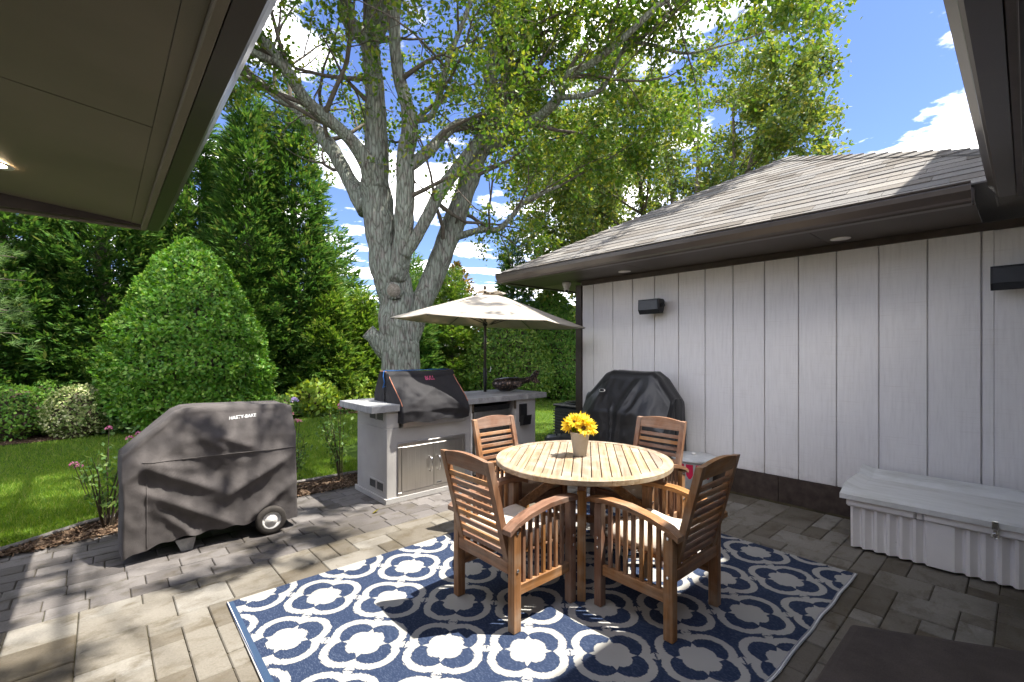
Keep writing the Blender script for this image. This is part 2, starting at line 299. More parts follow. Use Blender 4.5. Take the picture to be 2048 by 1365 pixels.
def thing(name, label, cat, loc=(0, 0, 0), rz=0, group=None): return tag(ob(name, None, None, loc, rz), label, cat, group)
def copy_tree(o, parent=None):
    c = o.copy(); COL.objects.link(c); c.parent = parent
    for k in list(o.children): copy_tree(k, c)
    return c
def B(name, mat, parent, *a, c=.003, smooth=False):           # one chamfered box as an object
    return MB().box(*a, c=c).build(name, mat, parent, smooth, False)
def raw_mesh(name, V, F4, mat, smooth=False):                 # numpy quads
    me = bpy.data.meshes.new(name); n = len(V); f = len(F4); k = F4.shape[1]
    me.vertices.add(n); me.vertices.foreach_set('co', np.ascontiguousarray(V, dtype=np.float32).ravel())
    me.loops.add(f*k); me.loops.foreach_set('vertex_index', np.ascontiguousarray(F4, dtype=np.int32).ravel())
    me.polygons.add(f); me.polygons.foreach_set('loop_start', np.arange(0, f*k, k, dtype=np.int32))
    if smooth: me.polygons.foreach_set('use_smooth', np.ones(f, dtype=bool))
    me.update(calc_edges=True); me.materials.append(MATS[mat]); return me
def unit(a): return a/np.maximum(np.linalg.norm(a, axis=-1, keepdims=True), 1e-9)
def leaves(name, P, Dr, Nn, L, Wd, mat, parent, tri=False):
    """one bent leaf per point: P base, Dr direction, Nn normal"""
    Dr = unit(Dr); Sx = unit(np.cross(Dr, Nn)); Nn = np.cross(Sx, Dr); L = np.asarray(L).reshape(-1, 1) if np.ndim(L) else L; Wd = np.asarray(Wd).reshape(-1, 1) if np.ndim(Wd) else Wd
    n = len(P); mid = P+Dr*L*.5
    if tri: V = np.stack([P-Sx*Wd*.5, P+Sx*Wd*.5, P+Dr*L], 1).reshape(-1, 3); F = np.arange(n*3).reshape(-1, 3)
    else: V = np.stack([P, mid+Sx*Wd*.5-Nn*Wd*.12, P+Dr*L, mid-Sx*Wd*.5-Nn*Wd*.12], 1).reshape(-1, 3); F = np.arange(n*4).reshape(-1, 4)
    o = ob(name, raw_mesh(name, V, F, mat), parent); return o
def rv(n): return unit(rng.normal(size=(n, 3)))
# ------------------------------------------------------------ setting: ground, lawn, beds, patio
struct(MB().add([(-150, -150, -.08), (150, -150, -.08), (150, 150, -.08), (-150, 150, -.08)], [(0, 1, 2, 3)]).build('ground', 'soil'))
def sheet(name, mat, x0, x1, y0, y1, z, amp, step, fr=.8):
    xs = np.linspace(x0, x1, int((x1-x0)/step)+2); ys = np.linspace(y0, y1, int((y1-y0)/step)+2)
    V = np.array([(x, y, z+amp*mnoise.noise((x*fr, y*fr, z*9))) for y in ys for x in xs]); nx = len(xs)
    F = np.array([(j*nx+i, j*nx+i+1, (j+1)*nx+i+1, (j+1)*nx+i) for j in range(len(ys)-1) for i in range(nx-1)])
    return struct(ob(name, raw_mesh(name, V, F, mat, True)))
sheet('lawn', 'turf', -9, 16, 5.2, 11.3, .0, .012, .25)
def edge_front(x): return max(5.06, 5.43+.05*math.sin(x*1.1)-max(0, -x-.05)*.65) if x < 2.6 else 5.05   # where the grass begins
def edge_back(x): return 10.85+.22*math.sin(x*.8+.5)+.1*math.sin(x*2.1)
bed = MB(); xs = [i*.1 for i in range(-60, 31)]
xs = [i*.1 for i in range(-60, 27)]
fr = [(x, 5.022, .006) for x in xs]; bk = [(x, max(5.03, edge_front(x)-.03), .016+.015*mnoise.noise((x*3, 1, 0))) for x in xs]; n = len(xs)
struct(bed.add(fr+bk, [(i, i+1, n+i+1, n+i) for i in range(n-1)]).build('planting_bed', 'mulch'))
xs = [i*.2 for i in range(-60, 91)]; n = len(xs)
fr = [(x, edge_back(x)+.02, .022) for x in xs]; bk = [(x, 17.5, .06) for x in xs]
struct(MB().add(fr+bk, [(i, i+1, n+i+1, n+i) for i in range(n-1)]).build('rear_bed', 'mulch'))
ch = []                                                       # mulch chips
for i in range(9000):
    x = random.uniform(-1.5, 2.3); y = random.uniform(4.95, edge_front(x)+.02); ch.append((x, y, .02))
for i in range(5000):
    x = random.uniform(-3.5, 9); ch.append((x, edge_back(x)+random.random()**1.5*1.8, .035))
P = np.array(ch); k = len(P); Dr = rv(k); Dr[:, 2] *= .25
stuff(tag(leaves('bark_mulch', P+rng.normal(size=(k, 3))*.004, Dr, np.array([0, 0, 1])+rng.normal(size=(k, 3))*.5, rng.uniform(.02, .06, k), rng.uniform(.008, .02, k), 'mulch_chip', None), 'brown shredded bark mulch in the planting beds', 'mulch'))
gx = []                                                       # grass blades, denser near
def scat(n, x0, x1, y0, y1):
    x = rng.uniform(x0, x1, n); y = rng.uniform(y0, y1, n)
    ef = np.array([edge_front(q) for q in x]); eb = np.array([edge_back(q) for q in x]); k = (y > ef+rng.normal(size=n)*.02) & (y < eb+rng.normal(size=n)*.03); return np.stack([x[k], y[k]], 1)
g = np.concatenate([scat(120000, -2.2, 2.6, 4.7, 8), scat(90000, -2.5, 5.5, 7.2, 11.2), scat(26000, 4.2, 8.5, 4.9, 11.2), scat(20000, 8, 13, 6, 11.2)])
k = len(g); P = np.c_[g, np.zeros(k)]; Dr = rng.normal(size=(k, 3))*.42; Dr[:, 2] = 1
stuff(tag(leaves('lawn_grass', P, Dr, rv(k), rng.uniform(.03, .065, k), rng.uniform(.005, .010, k), 'grass_blade', None, True), 'short bright green mown lawn between patio and rear hedge', 'grass'))
edging = MB()
pts = [(x*.1, edge_front(x*.1)-.02, .03) for x in range(-40, 27)]; edging.tube(pts, .022, 6)
tag(edging.build('lawn_edging', 'fence_board'), 'thin pale edging strip between mulch bed and lawn', 'edging')
patio = struct(B('patio', 'joint_sand', None, -3.2, 5.0, -2.2, 5.02, -.07, -.012, c=.002))
PAV = {}; pav = []
def paver_mesh(w, d, mat):
    k = (round(w, 3), round(d, 3), mat)
    if k not in PAV: PAV[k] = MB().box(-w/2+.002, w/2-.002, -d/2+.002, d/2-.002, -.05, 0, .005).mesh('paver', mat, False, False)
    return PAV[k]
cs = .141; rows = 9; ch_ = (5.005-3.64)/rows                   # grey running-bond border along the bed
for j in range(rows):
    x = -3.1-random.random()*.2; y = 3.64+ch_*(j+.5)
    while x < 5.0:
        w = random.choice((.19, .24, .29, .29)); w = min(w, 5.0-x)
        if w > .06: pav.append((x+w/2, y, w, ch_, 'paver_grey'))
        x += w
gw, gh = int(8.2/cs), int(5.8/cs)+1; occ = np.zeros((gw, gh), bool); y_top = 3.64
for j in range(gh):
    for i in range(gw):
        if occ[i, j]: continue
        opts = [(3, 2), (2, 2), (2, 1), (3, 3), (3, 1), (2, 3), (1, 2), (1, 1)]; wts = [2.2, 4, 8, .0, 2.6, .6, 1.6, 1.0]
        opts = random.choices(opts, wts, k=6)+[(2, 1), (1, 1)]
        for a, b in opts:
            if i+a <= gw and j+b <= gh and not occ[i:i+a, j:j+b].any(): break
        occ[i:i+a, j:j+b] = True
        X0 = -3.2+i*cs; Y1 = y_top-j*cs; pav.append((X0+a*cs/2, Y1-b*cs/2, a*cs, b*cs, 'paver_tan'))
vis = []
for q in pav:
    x, y = q[:2]; d = x*.6658+y*.7461; l = x*.7461-y*.6658
    if .78 < x < 3.6 and 1.0 < y < 2.98: continue              # under the rug
    if d > 1.7 and abs(l/d) < 1.25: vis.append((d, q))
vis.sort(key=lambda t: -t[1][2]*t[1][3]/t[0]**3); rest = {'paver_tan': MB(), 'paver_grey': MB()}
for i, (d, (x, y, w, dd, mt)) in enumerate(vis):
    z = random.gauss(0, .0012)
    if i < 295: o = ob('paver', paver_mesh(w, dd, mt), patio, (x, y, z)); o.rotation_euler = (random.gauss(0, .0035), random.gauss(0, .0035), random.gauss(0, .002))
    else: rest[mt].box(x-w/2+.0025, x+w/2-.0025, y-dd/2+.0025, y+dd/2-.0025, z-.05, z, .004)
for mt, q in rest.items():
    if q.v: stuff(q.build('distant_paving', mt, patio, False, False))
# ------------------------------------------------------------ outbuilding with hip roof
shed = thing('outbuilding', 'light grey outbuilding with vertical board walls and shingled hip roof', 'building', (5.02, 2.2, 0))
shed_o = Vector((5.02, 2.2, 0))
def SB(name, mat, *a, par=None, c=.003, smooth=False):
    o = B(name, mat, par or shed, *a, c=c, smooth=smooth)
    if not par: o.location = -shed_o
    return o
def sh(o): o.location = -shed_o; return o
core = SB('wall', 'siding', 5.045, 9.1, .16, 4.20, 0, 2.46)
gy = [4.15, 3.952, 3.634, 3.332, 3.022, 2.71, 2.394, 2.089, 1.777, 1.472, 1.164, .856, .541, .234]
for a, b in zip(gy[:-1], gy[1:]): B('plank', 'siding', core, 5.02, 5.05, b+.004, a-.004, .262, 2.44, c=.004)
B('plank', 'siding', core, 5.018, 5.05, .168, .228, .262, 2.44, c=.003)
for k in range(4): B('plank', 'siding', core, 5.2+k*.9, 6.08+k*.9, 4.19, 4.215, .262, 2.44, c=.004)
SB('corner_board', 'brown_trim', 4.995, 5.085, 4.152, 4.25, 0, 2.43); SB('frieze_board', 'brown_trim', 4.995, 5.03, -.2, 4.15, 2.413, 2.474)
for a, b in ((4.15, 1.645), (1.641, .2)): SB('skirting_board', 'skirt_brown', 4.998, 5.04, b, a, .012, .262)
SB('footing', 'joint_sand', 5.0, 5.06, .2, 4.2, -.05, .010)
EX, EY0, EY1, EZ = 4.25, -.54, 4.95, 2.475
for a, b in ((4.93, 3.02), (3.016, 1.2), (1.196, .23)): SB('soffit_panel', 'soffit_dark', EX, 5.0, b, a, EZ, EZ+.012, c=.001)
SB('soffit_panel', 'soffit', 5.004, 8.9, 4.26, 4.93, EZ, EZ+.012, c=.001)
SB('fascia', 'brown_trim', EX, EX+.03, .23, 4.93, EZ-.018, EZ+.10); SB('fascia', 'brown_trim', EX+.033, 8.9, 4.93, 4.95, EZ-.018, EZ+.10)
gp = [(0, 0), (.07, 0), (.082, .012), (.086, .03), (.10, .05), (.118, .075), (.122, .108), (.112, .112), (.112, .12), (.126, .122), (.128, .132), (.106, .132), (.106, .082), (.088, .058), (.074, .034), (.068, .012), (.01, .01), (.01, .12), (0, .12)]   # K-style gutter
def gutter(parent, p0, run, outward, length, name='gutter', z=EZ-.02):
    M_ = MB(); v = []; n = len(gp); p0 = Vector(p0); run = Vector(run); outward = Vector(outward)
    for t in (0, length):
        for o_, h in gp: v.append(tuple(p0+run*t+outward*o_+Vector((0, 0, z+h))))
    M_.add(v, [tuple(range(n)), tuple(range(2*n-1, n-1, -1))]+[(i, i+n, (i+1) % n+n, (i+1) % n) for i in range(n)])
    return M_.build(name, 'brown_metal', parent)
sh(gutter(shed, (EX, .24, 0), (0, 1, 0), (-1, 0, 0), 4.74)); sh(gutter(shed, (EX+.01, 4.95, 0), (1, 0, 0), (0, 1, 0), 4.6))
for y in (3.279, 1.078):
    o = MB().lathe([(.075, .0), (.075, -.004), (.06, -.007), (.0, -.004)], 24, (4.77, y, EZ)).build('downlight', 'white_trim', shed, True); o.location = -shed_o
AX, AY, AZ = 6.97, 2.205, 4.12; RZ = 2.585
slope = math.atan2(AZ-RZ, AX-EX+.03)
ex0 = EX-.03
rb = MB().add([(ex0, EY0, RZ), (ex0, EY1, RZ), (AX*2-ex0, EY1, RZ), (AX*2-ex0, EY0, RZ), (AX, AY, AZ)], [(0, 1, 4), (1, 2, 4), (2, 3, 4), (3, 0, 4), (3, 2, 1, 0)])
roof = sh(rb.build('roof', 'shingle', shed))
sl = math.hypot(AX-ex0, AZ-RZ); ux, uz = (AX-ex0)/sl, (AZ-RZ)/sl; expo = .142; nrow = int(sl/expo)
for r in range(nrow+1):
    s0 = r*expo-.012; s1 = s0+expo+.03; f0 = (s0+.01)/sl; yl, yr = EY0+(AY-EY0)*max(f0, 0), EY1+(AY-EY1)*max(f0, 0)
    y = yl-random.random()*.3
    while y < yr:
        w = random.choice((.24, .31, .37, .45)); a, b = max(y, yl), min(y+w, yr); y += w
        if b-a < .03 or b < .1: continue
        f1 = min(s1/sl, 1); l1, r1 = EY0+(AY-EY0)*f1, EY1+(AY-EY1)*f1; a1, b1 = min(max(a, l1), r1), max(min(b, r1), l1); th = .007+random.random()*.007
        vs = []
        for s_, t_, (p, q) in ((s0, th, (a+.002, b-.002)), (min(s1, sl), .003, (a1+.002, b1-.002))):
            for yy in (p, q):
                for hh in (0.001, t_): vs.append((ex0+ux*s_-uz*hh, yy, RZ+uz*s_+ux*hh))
        MB().add(vs, [(0, 2, 3, 1), (4, 5, 7, 6), (1, 3, 7, 5), (0, 4, 6, 2), (0, 1, 5, 4), (2, 6, 7, 3)]).build('shingle', 'shingle', roof)
for c0 in ((ex0, EY1), (ex0, EY0)):                            # hip caps
    sgn = 1 if c0[1] > AY else -1
    for k in range(23):
        t0, t1 = k/23., (k+1.25)/23.; 
        if t1 > 1.03: t1 = 1.03
        p = Vector((c0[0], c0[1], RZ)).lerp(Vector((AX, AY, AZ)), t0); q = Vector((c0[0], c0[1], RZ)).lerp(Vector((AX, AY, AZ)), t1)
        if p.y < .0: continue
        wv_ = .13; e1 = Vector((0, -sgn*wv_, 0))               # along front eave
        e2 = Vector((wv_, 0, 0)); vs = []
        for pt, h in ((p, .026), (q, .010)):
            for o_ in (e1+Vector((0, 0, .0)), Vector((0, 0, .012)), e2): vs += [tuple(pt+o_+Vector((0, 0, h))), tuple(pt+o_+Vector((0, 0, h-.009)))]
        MB().add(vs, [(0, 2, 8, 6), (2, 4, 10, 8), (1, 7, 9, 3), (3, 9, 11, 5), (0, 1, 3, 2), (2, 3, 5, 4), (6, 8, 9, 7), (8, 10, 11, 9), (0, 6, 7, 1), (4, 5, 11, 10)]).build('hip_cap', 'shingle', roof)
# ------------------------------------------------------------ house (eaves over the patio, upper storey behind the camera)
house = thing('house', 'house with dark brown soffits and gutters overhanging both sides of the patio', 'house', (-1, -1, 0)); HO = Vector((1, 1, 0))
def HB(name, mat, *a, c=.003): o = B(name, mat, house, *a, c=c); o.location = HO; return o
def hh(o): o.location = HO; return o
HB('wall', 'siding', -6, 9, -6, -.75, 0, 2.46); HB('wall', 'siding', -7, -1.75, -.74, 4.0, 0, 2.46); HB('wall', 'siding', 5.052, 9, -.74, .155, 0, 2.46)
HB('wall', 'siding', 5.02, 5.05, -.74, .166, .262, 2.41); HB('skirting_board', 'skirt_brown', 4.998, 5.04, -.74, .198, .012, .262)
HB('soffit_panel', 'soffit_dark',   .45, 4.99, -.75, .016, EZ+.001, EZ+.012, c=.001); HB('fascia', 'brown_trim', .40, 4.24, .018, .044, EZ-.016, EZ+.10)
hh(gutter(house, (.36, .046, 0), (1, 0, 0), (0, 1, 0), 3.80)); 
hh(MB().add([(.3, .15, 2.58), (5, .15, 2.58), (6.9, -2.2, 3.9), (-2, -2.2, 3.9)], [(0, 1, 2, 3)]).build('roof', 'shingle', house))
YC, ZC = -.22, 5.55                                            # upper storey eave
HB('upper_wall', 'siding', 2.7, 6.8, -3.4, -.85, 2.9, 5.34); HB('upper_eave', 'white_trim', 2.35, 7.1, -3.7, YC, ZC-.2, ZC)
# left wing eave: sloped soffit running along Y at x ~ .2, ending at y 4.6
tl = math.tan(R(5.7)); SXE = .235
def slab(name, mat, x0, x1, y0, y1, z, th, tilt=tl):           # top hidden; underside slopes up towards -x
    f = lambda x: z+(SXE-x)*tilt
    vs = [(x, y, f(x)+h) for x in (x0, x1) for y in (y0, y1) for h in (0, th)]
    return hh(MB().add(vs, [(0, 1, 3, 2), (4, 6, 7, 5), (0, 4, 5, 1), (2, 3, 7, 6), (0, 2, 6, 4), (1, 5, 7, 3)]).build(name, mat, house))
LX = -2.2; ys = [-2.0, .35, 2.575, 4.565]
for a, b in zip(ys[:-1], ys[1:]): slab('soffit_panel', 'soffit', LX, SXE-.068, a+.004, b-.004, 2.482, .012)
slab('soffit_backing', 'brown_trim', LX, SXE-.01, -2, 4.57, 2.498, .01)
slab('soffit_trim', 'soffit', SXE-.066, SXE-.008, -2, 4.565, 2.478, .014)
HB('fascia', 'soffit', SXE-.006, SXE+.026, -2, 4.60, EZ-.028, EZ+.1); 
hh(gutter(house, (SXE+.030, -2, 0), (0, 1, 0), (1, 0, 0), 6.6, z=EZ-.025))
vs = []                                                       # wedge moulding closing the end of the sloped soffit
for x, z1 in ((LX, 2.482+(SXE-LX)*tl), (SXE-.008, 2.484)):
    vs += [(x, 4.567, EZ-.006), (x, 4.567, z1+.02), (x, 4.62, EZ-.006), (x, 4.62, z1+.12)]
hh(MB().add(vs, [(0, 1, 5, 4), (2, 6, 7, 3), (0, 4, 6, 2), (1, 3, 7, 5), (0, 2, 3, 1), (4, 5, 7, 6)]).build('end_moulding', 'brown_trim', house))
HB('end_fascia', 'soffit', LX, SXE+.026, 4.622, 4.65, EZ-.022, EZ+.12)
hh(MB().add([(.34, -2, 2.6), (.34, 4.66, 2.6), (-2.6, 4.66, 3.9), (-2.6, -2, 3.9)], [(0, 1, 2, 3)]).build('roof', 'shingle', house))
lz = 2.482+(SXE+.41)*tl
rg = MB().lathe([(.085, -.004), (.08, -.010), (.055, -.006)], 24, (0, 0, 0), False).build('downlight', 'white_trim', house, True); rg.location = HO+Vector((-.45, 3.82, lz)); rg.rotation_euler.y = R(5.7)
o = MB().lathe([(.056, -.006), (0.0, -.0061)], 24, (0, 0, 0), False).build('lamp', 'lamp_lit', rg, True)
# ------------------------------------------------------------ things on the outbuilding wall
def speaker(y, label):
    t = thing('wall_speaker', label, 'speaker', (4.87, y, 2.03), 0, 'outdoor speakers on the grey wall')
    prof = [(-.05, .085), (.06, .085), (.085, .06), (.075, -.03), (.05, -.082), (-.02, -.088), (-.055, -.04)]
    b = MB().prism([(p[0], p[1]) for p in prof], 1, -.135, .135).build('cabinet', 'black_plastic', t)
    MB().prism([(-.058, .07), (-.052, .075), (-.050, -.035), (-.02, -.080), (-.026, -.082), (-.060, -.038)], 1, -.12, .12).build('grille', 'black_metal', t)
    MB().box(.085, .145, -.03, .03, -.02, .03).build('bracket', 'black_metal', t, False, False); MB().tube([(.03, -.16, .01), (.03, -.136, .01)], .022, 12).build('knob', 'black_metal', t, True)
speaker(2.985, 'black speaker mounted on grey wall above the covered grill'); speaker(.045, 'black speaker on grey wall cut off by right picture edge')
t = thing('security_camera', 'white dome security camera under the outbuilding soffit corner', 'camera', (4.93, 4.36, EZ))
MB().lathe([(.062, 0), (.062, -.03), (.055, -.045), (.045, -.075)], 20).build('housing', 'white_trim', t, True)
MB().lathe([(.0, .042), (.03, .032), (.042, 0), (.03, -.03), (.014, -.04)], 20, (-.01, -.008, -.098)).build('ball', 'white_trim', t, True)
o = MB().lathe([(.024, -.012), (.02, .004), (.0, .006)], 16).build('lens', 'black_plastic', t, True); o.location = (-.028, -.024, -.128); o.rotation_euler = Vector((-.5, -.45, -.74)).to_track_quat('Z', 'Y').to_euler()
# ------------------------------------------------------------ rug
RUG0 = (.718, 2.563); rx0, rx1, ry0, ry1 = .548, 3.80, .80, 3.165
nx, ny = 120, 80; V = []
for j in range(ny+1):
    for i in range(nx+1):
        a, b = i/nx, j/ny; x = rx0+(rx1-rx0)*a; y = ry0+(ry1-ry0)*b
        if b < .04: y += .003*math.sin(x*15)*(1-b/.04)
        z = .007+.0015*mnoise.noise((x*4, y*4, 0)); 
        if b < .03: z += .002*(1-b/.03)*(1+math.sin(x*21))
        V.append((x-RUG0[0]+.02*(b-.5), y-RUG0[1], z))
F = np.array([(j*(nx+1)+i, j*(nx+1)+i+1, (j+1)*(nx+1)+i+1, (j+1)*(nx+1)+i) for j in range(ny) for i in range(nx)])
V = np.array(V); rug = thing('patio_rug', 'navy and white quatrefoil outdoor rug under the dining set', 'rug', (RUG0[0], RUG0[1], 0), R(-.4))
ob('woven_field', raw_mesh('woven_field', V, F, 'rug_weave', True), rug)
for k in range(3):
    MB().tube([(p[0], p[1]-.004-.0075*k, p[2]) for p in V[:nx+1]], .0036, 6).build('edge_binding', 'white_print' if k == 1 else 'rug_edge', rug, True)
MB().tube([(p[0]-.004, p[1], p[2]) for p in V[::nx+1]], .006, 6).build('edge_binding', 'rug_edge', rug, True)
# ------------------------------------------------------------ dining chairs
def make_chair():
    t = ob('dining_armchair', None)
    Wd = .555; hw = Wd/2; dp = .48
    def bx(n, mt, *a, c=.004): return B(n, mt, t, *a, c=c)
    for s in (-1, 1):
        a, b = sorted((s*hw, s*(hw-.05)))
        bx('leg', 'teak_z', a, b, -.022, .033, 0, .555); bx('leg', 'teak_z', a, b, dp-.05, dp, 0, .605)
        pts = [(-.055, .552), (.0, .585), (.10, .615), (.25, .640), (.40, .642), (.50, .630), (.56, .608)]  # arched arm
        prof = pts+[(y, z-.026) for y, z in reversed(pts)]
        o_ = MB(); a2, b2 = sorted((s*(hw-.058), s*(hw+.012))); o_.prism(prof, 0, a2, b2); arm = o_.build('arm', 'teak_y', t)
        zr = .215; rail = bx('side_rail', 'teak_y', *sorted((s*(hw-.012), s*(hw-.042))), .034, dp-.051, zr-.03, zr+.03)
        for k in range(7):
            y = .072+k*.0515; zt = np.interp(y, [p[0] for p in pts], [p[1] for p in pts])-.022
            bx('arm_slat', 'teak_z', *sorted((s*(hw-.018), s*(hw-.036))), y-.0125, y+.0125, zr+.028, zt, c=.003)
        a3, b3 = sorted((s*(hw-.054), s*(hw-.094)))               # leaning back post
        lean = lambda z: -.012-.145*max(0, (z-.36))/.57
        o_ = MB(); zs = [.30, .36, .55, .75, .916]; prof = [(lean(z), z) for z in zs]+[(lean(z)+.038, z-.004) for z in reversed(zs)]; o_.prism(prof, 0, a3, b3); o_.build('back_post', 'teak_z', t)
        for y, z, side in ((.006, .53, 1), (.006, .33, 1), (dp-.025, .40, 1), (dp-.025, .345, 1)):
            q = MB().lathe([(.0085, 0), (.0085, .004), (.004, .005), (.0, .003)], 10).build('bolt', 'chrome', t, True); q.location = (s*(hw+.0005), y, z); q.rotation_euler.y = s*math.pi/2
    wi = hw-.096
    for k in range(9):
        z = .405+k*.0475; y = lean(z)+.012
        mt = MB().box(-wi-.004, wi+.004, -.009, .009, -.015, .015, .004, Matrix.Translation((0, y, z)) @ Matrix.Rotation(R(14), 4, 'X')); mt.build('back_slat', 'teak_x', t, False, False)
    n = 14; top = [(-wi+2*wi*i/n, .9145+.018*math.sin(math.pi*i/n)) for i in range(n+1)]; prof = [(-wi, .838), (wi, .838)]+top[::-1]
    vs = [(x, lean(z)+.004, z) for x, z in prof]+[(x, lean(z)+.032, z) for x, z in prof]; m_ = len(prof)
    MB().add(vs, [tuple(range(m_)), tuple(range(2*m_-1, m_-1, -1))]+[(i, i+m_, (i+1) % m_+m_, (i+1) % m_) for i in range(m_)]).build('top_rail', 'teak_x', t)
    bx('rear_rail', 'teak_x', -hw+.051, hw-.051, -.020, .008, .30, .365); bx('front_rail', 'teak_x', -hw+.051, hw-.051, dp-.045, dp-.02, .335, .395)
    for k in range(6): bx('seat_slat', 'teak_x', -hw+.052, hw-.052, .03+k*.068, .085+k*.068, .378, .396)
    return t
chair = make_chair(); spots = [((1.636, 2.072), -90, 'wooden slatted armchair nearest the covered smoker, its back to the left', 'cream'), ((2.442, 1.222), 0, 'dark shaded wooden armchair in the foreground, back turned to storage bin', 'cream'),
    ((2.546, 2.965), 180, 'wooden armchair on far side of table in front of the mini fridge', 'tan'), ((3.425, 2.08), 90, 'wooden armchair on far side of table beside the black covered grill', 'cream')]
cl = ['tan seat cushion on the armchair nearest the covered smoker', 'cream seat cushion on the foreground armchair beside the storage bin', 'tan seat cushion on the armchair in front of the mini fridge', 'cream seat cushion on the armchair beside the black covered grill']
n = 16; V = []
for j in range(n+1):
    for i in range(n+1):
        a, b = i/n*2-1, j/n*2-1; r = max(abs(a), abs(b)); V.append((a*.222, .235+b*.215, .40+.065*(1-max(0, r-.8)*2.5)+.006*math.cos(a*4)*math.cos(b*5)+(.02 if r < .99 else 0)-.012*(1-min(1, (a*a+b*b)))))
top = [(j*(n+1)+i, j*(n+1)+i+1, (j+1)*(n+1)+i+1, (j+1)*(n+1)+i) for j in range(n) for i in range(n)]
ring_ = [i for i in range(n+1)]+[j*(n+1)+n for j in range(1, n+1)]+[n*(n+1)+i for i in range(n-1, -1, -1)]+[j*(n+1) for j in range(n-1, 0, -1)]
k0 = len(V); V += [(V[i][0]*1.02, (V[i][1]-.235)*1.02+.235, .425) for i in ring_]+[(V[i][0]*.97, (V[i][1]-.235)*.97+.235, .3975) for i in ring_]; L_ = len(ring_)
side = [(ring_[i], ring_[(i+1) % L_], k0+(i+1) % L_, k0+i) for i in range(L_)]+[(k0+i, k0+(i+1) % L_, k0+L_+(i+1) % L_, k0+L_+i) for i in range(L_)]+[tuple(k0+L_+i for i in range(L_))]
cu = {c_: MB().add(V, top+side).mesh('seat_cushion', c_+'_cushion', True) for c_ in ('cream', 'tan')}
for i, ((x, y), a, lb, cc) in enumerate(spots):
    o = chair if i == 0 else copy_tree(chair); o.location = (x, y, .008); o.rotation_euler.z = R(a); tag(o, lb, 'armchair', 'dining armchairs around the table')
    q = ob('seat_cushion', cu[cc], None, (x, y, .008), R(a)); tag(q, cl[i], 'cushion', 'cushions on the dining chairs')
# ------------------------------------------------------------ round table
tb = thing('round_table', 'round slatted wooden patio table with flower pot on top', 'table', (2.56, 2.115, .008), R(39)); TR = .615
for k in range(8):                                             # rim segments
    a0, a1 = 2*math.pi*k/8+.3, 2*math.pi*(k+1)/8+.3-.003; vs = []; n = 9
    for i in range(n):
        a = a0+(a1-a0)*i/(n-1)
        for r_, z in ((TR-.068, .705), (TR-.004, .705), (TR, .709), (TR, .736), (TR-.004, .74), (TR-.068, .74)): vs.append((r_*math.cos(a), r_*math.sin(a), z))
    MB().add(vs, [(i*6+q, i*6+(q+1) % 6, (i+1)*6+(q+1) % 6, (i+1)*6+q) for i in range(n-1) for q in range(6)]+[tuple(range(6)), tuple((n-1)*6+q for q in range(6))]).build('rim', 'tabletop_x', tb)
ri = TR-.070; ns = 18; pw = 2*ri/ns
for k in range(ns):
    y0, y1 = -ri+k*pw+.0035, -ri+(k+1)*pw-.0035
    arc = [(math.sqrt(max(ri*ri-q*q, .0)), q) for q in np.linspace(max(y0, -ri+.002), min(y1, ri-.002), 6)]
    vs = arc+[(-p[0], p[1]) for p in arc[::-1]]; dz = random.uniform(-.001, .001); n = len(vs)
    MB().prism(vs, 2, .712, .7385+dz).build('top_slat', 'tabletop_x', tb)
for a in (0, 90, 180, 270):
    c_, s_ = math.cos(R(a)), math.sin(R(a)); P_ = lambda r, z: (r*c_, r*s_, z)
    MB().beam(P_(.525, 0), P_(.525, .66), .05, .05).build('leg', 'teak_z', tb, False, False)
    MB().beam(P_(.04, .685), P_(.56, .685), .045, .04).build('top_bearer', 'teak_x', tb, False, False)
    MB().beam(P_(.50, .33), P_(.08, .655), .035, .06).build('brace', 'teak_x', tb, False, False)
    MB().beam(P_(.03, .30), P_(.50, .30), .035, .05).build('stretcher', 'teak_x', tb, False, False)
MB().box(-.03, .03, -.03, .03, .26, .66).build('centre_block', 'teak_z', tb, False, False)
# ------------------------------------------------------------ pot of sunflowers
pt = Vector((2.575, 2.15, .7485))
pot = MB().lathe([(.0, .002), (.043, 0), (.046, .004), (.068, .155), (.070, .16), (.070, .172), (.064, .172), (.060, .15), (.0, .14)], 32, tuple(pt)).build('flower_pot', 'pot_clay', None, True); tag(pot, 'tapered beige clay flower pot on the round table', 'pot')
fl = thing('sunflower_bunch', 'bunch of yellow sunflowers in the clay pot', 'flowers', tuple(pt+Vector((0, 0, .15))))
camd = Vector((-.666, -.746, .25))
heads = [((-.052, .058, .065), (-.8, .2, .35)), ((-.015, -.045, .055), (-.5, -.7, .35)), ((.0, .0, .11), (-.25, -.2, .9)), ((.055, -.055, .05), (.3, -.8, .3)), ((.05, .03, .08), (.6, .5, .6)), ((-.06, .0, .10), (-.7, -.3, .7)), ((.02, -.03, .095), (.0, -.6, .8)), ((-.02, .05, .09), (-.2, .7, .6))]
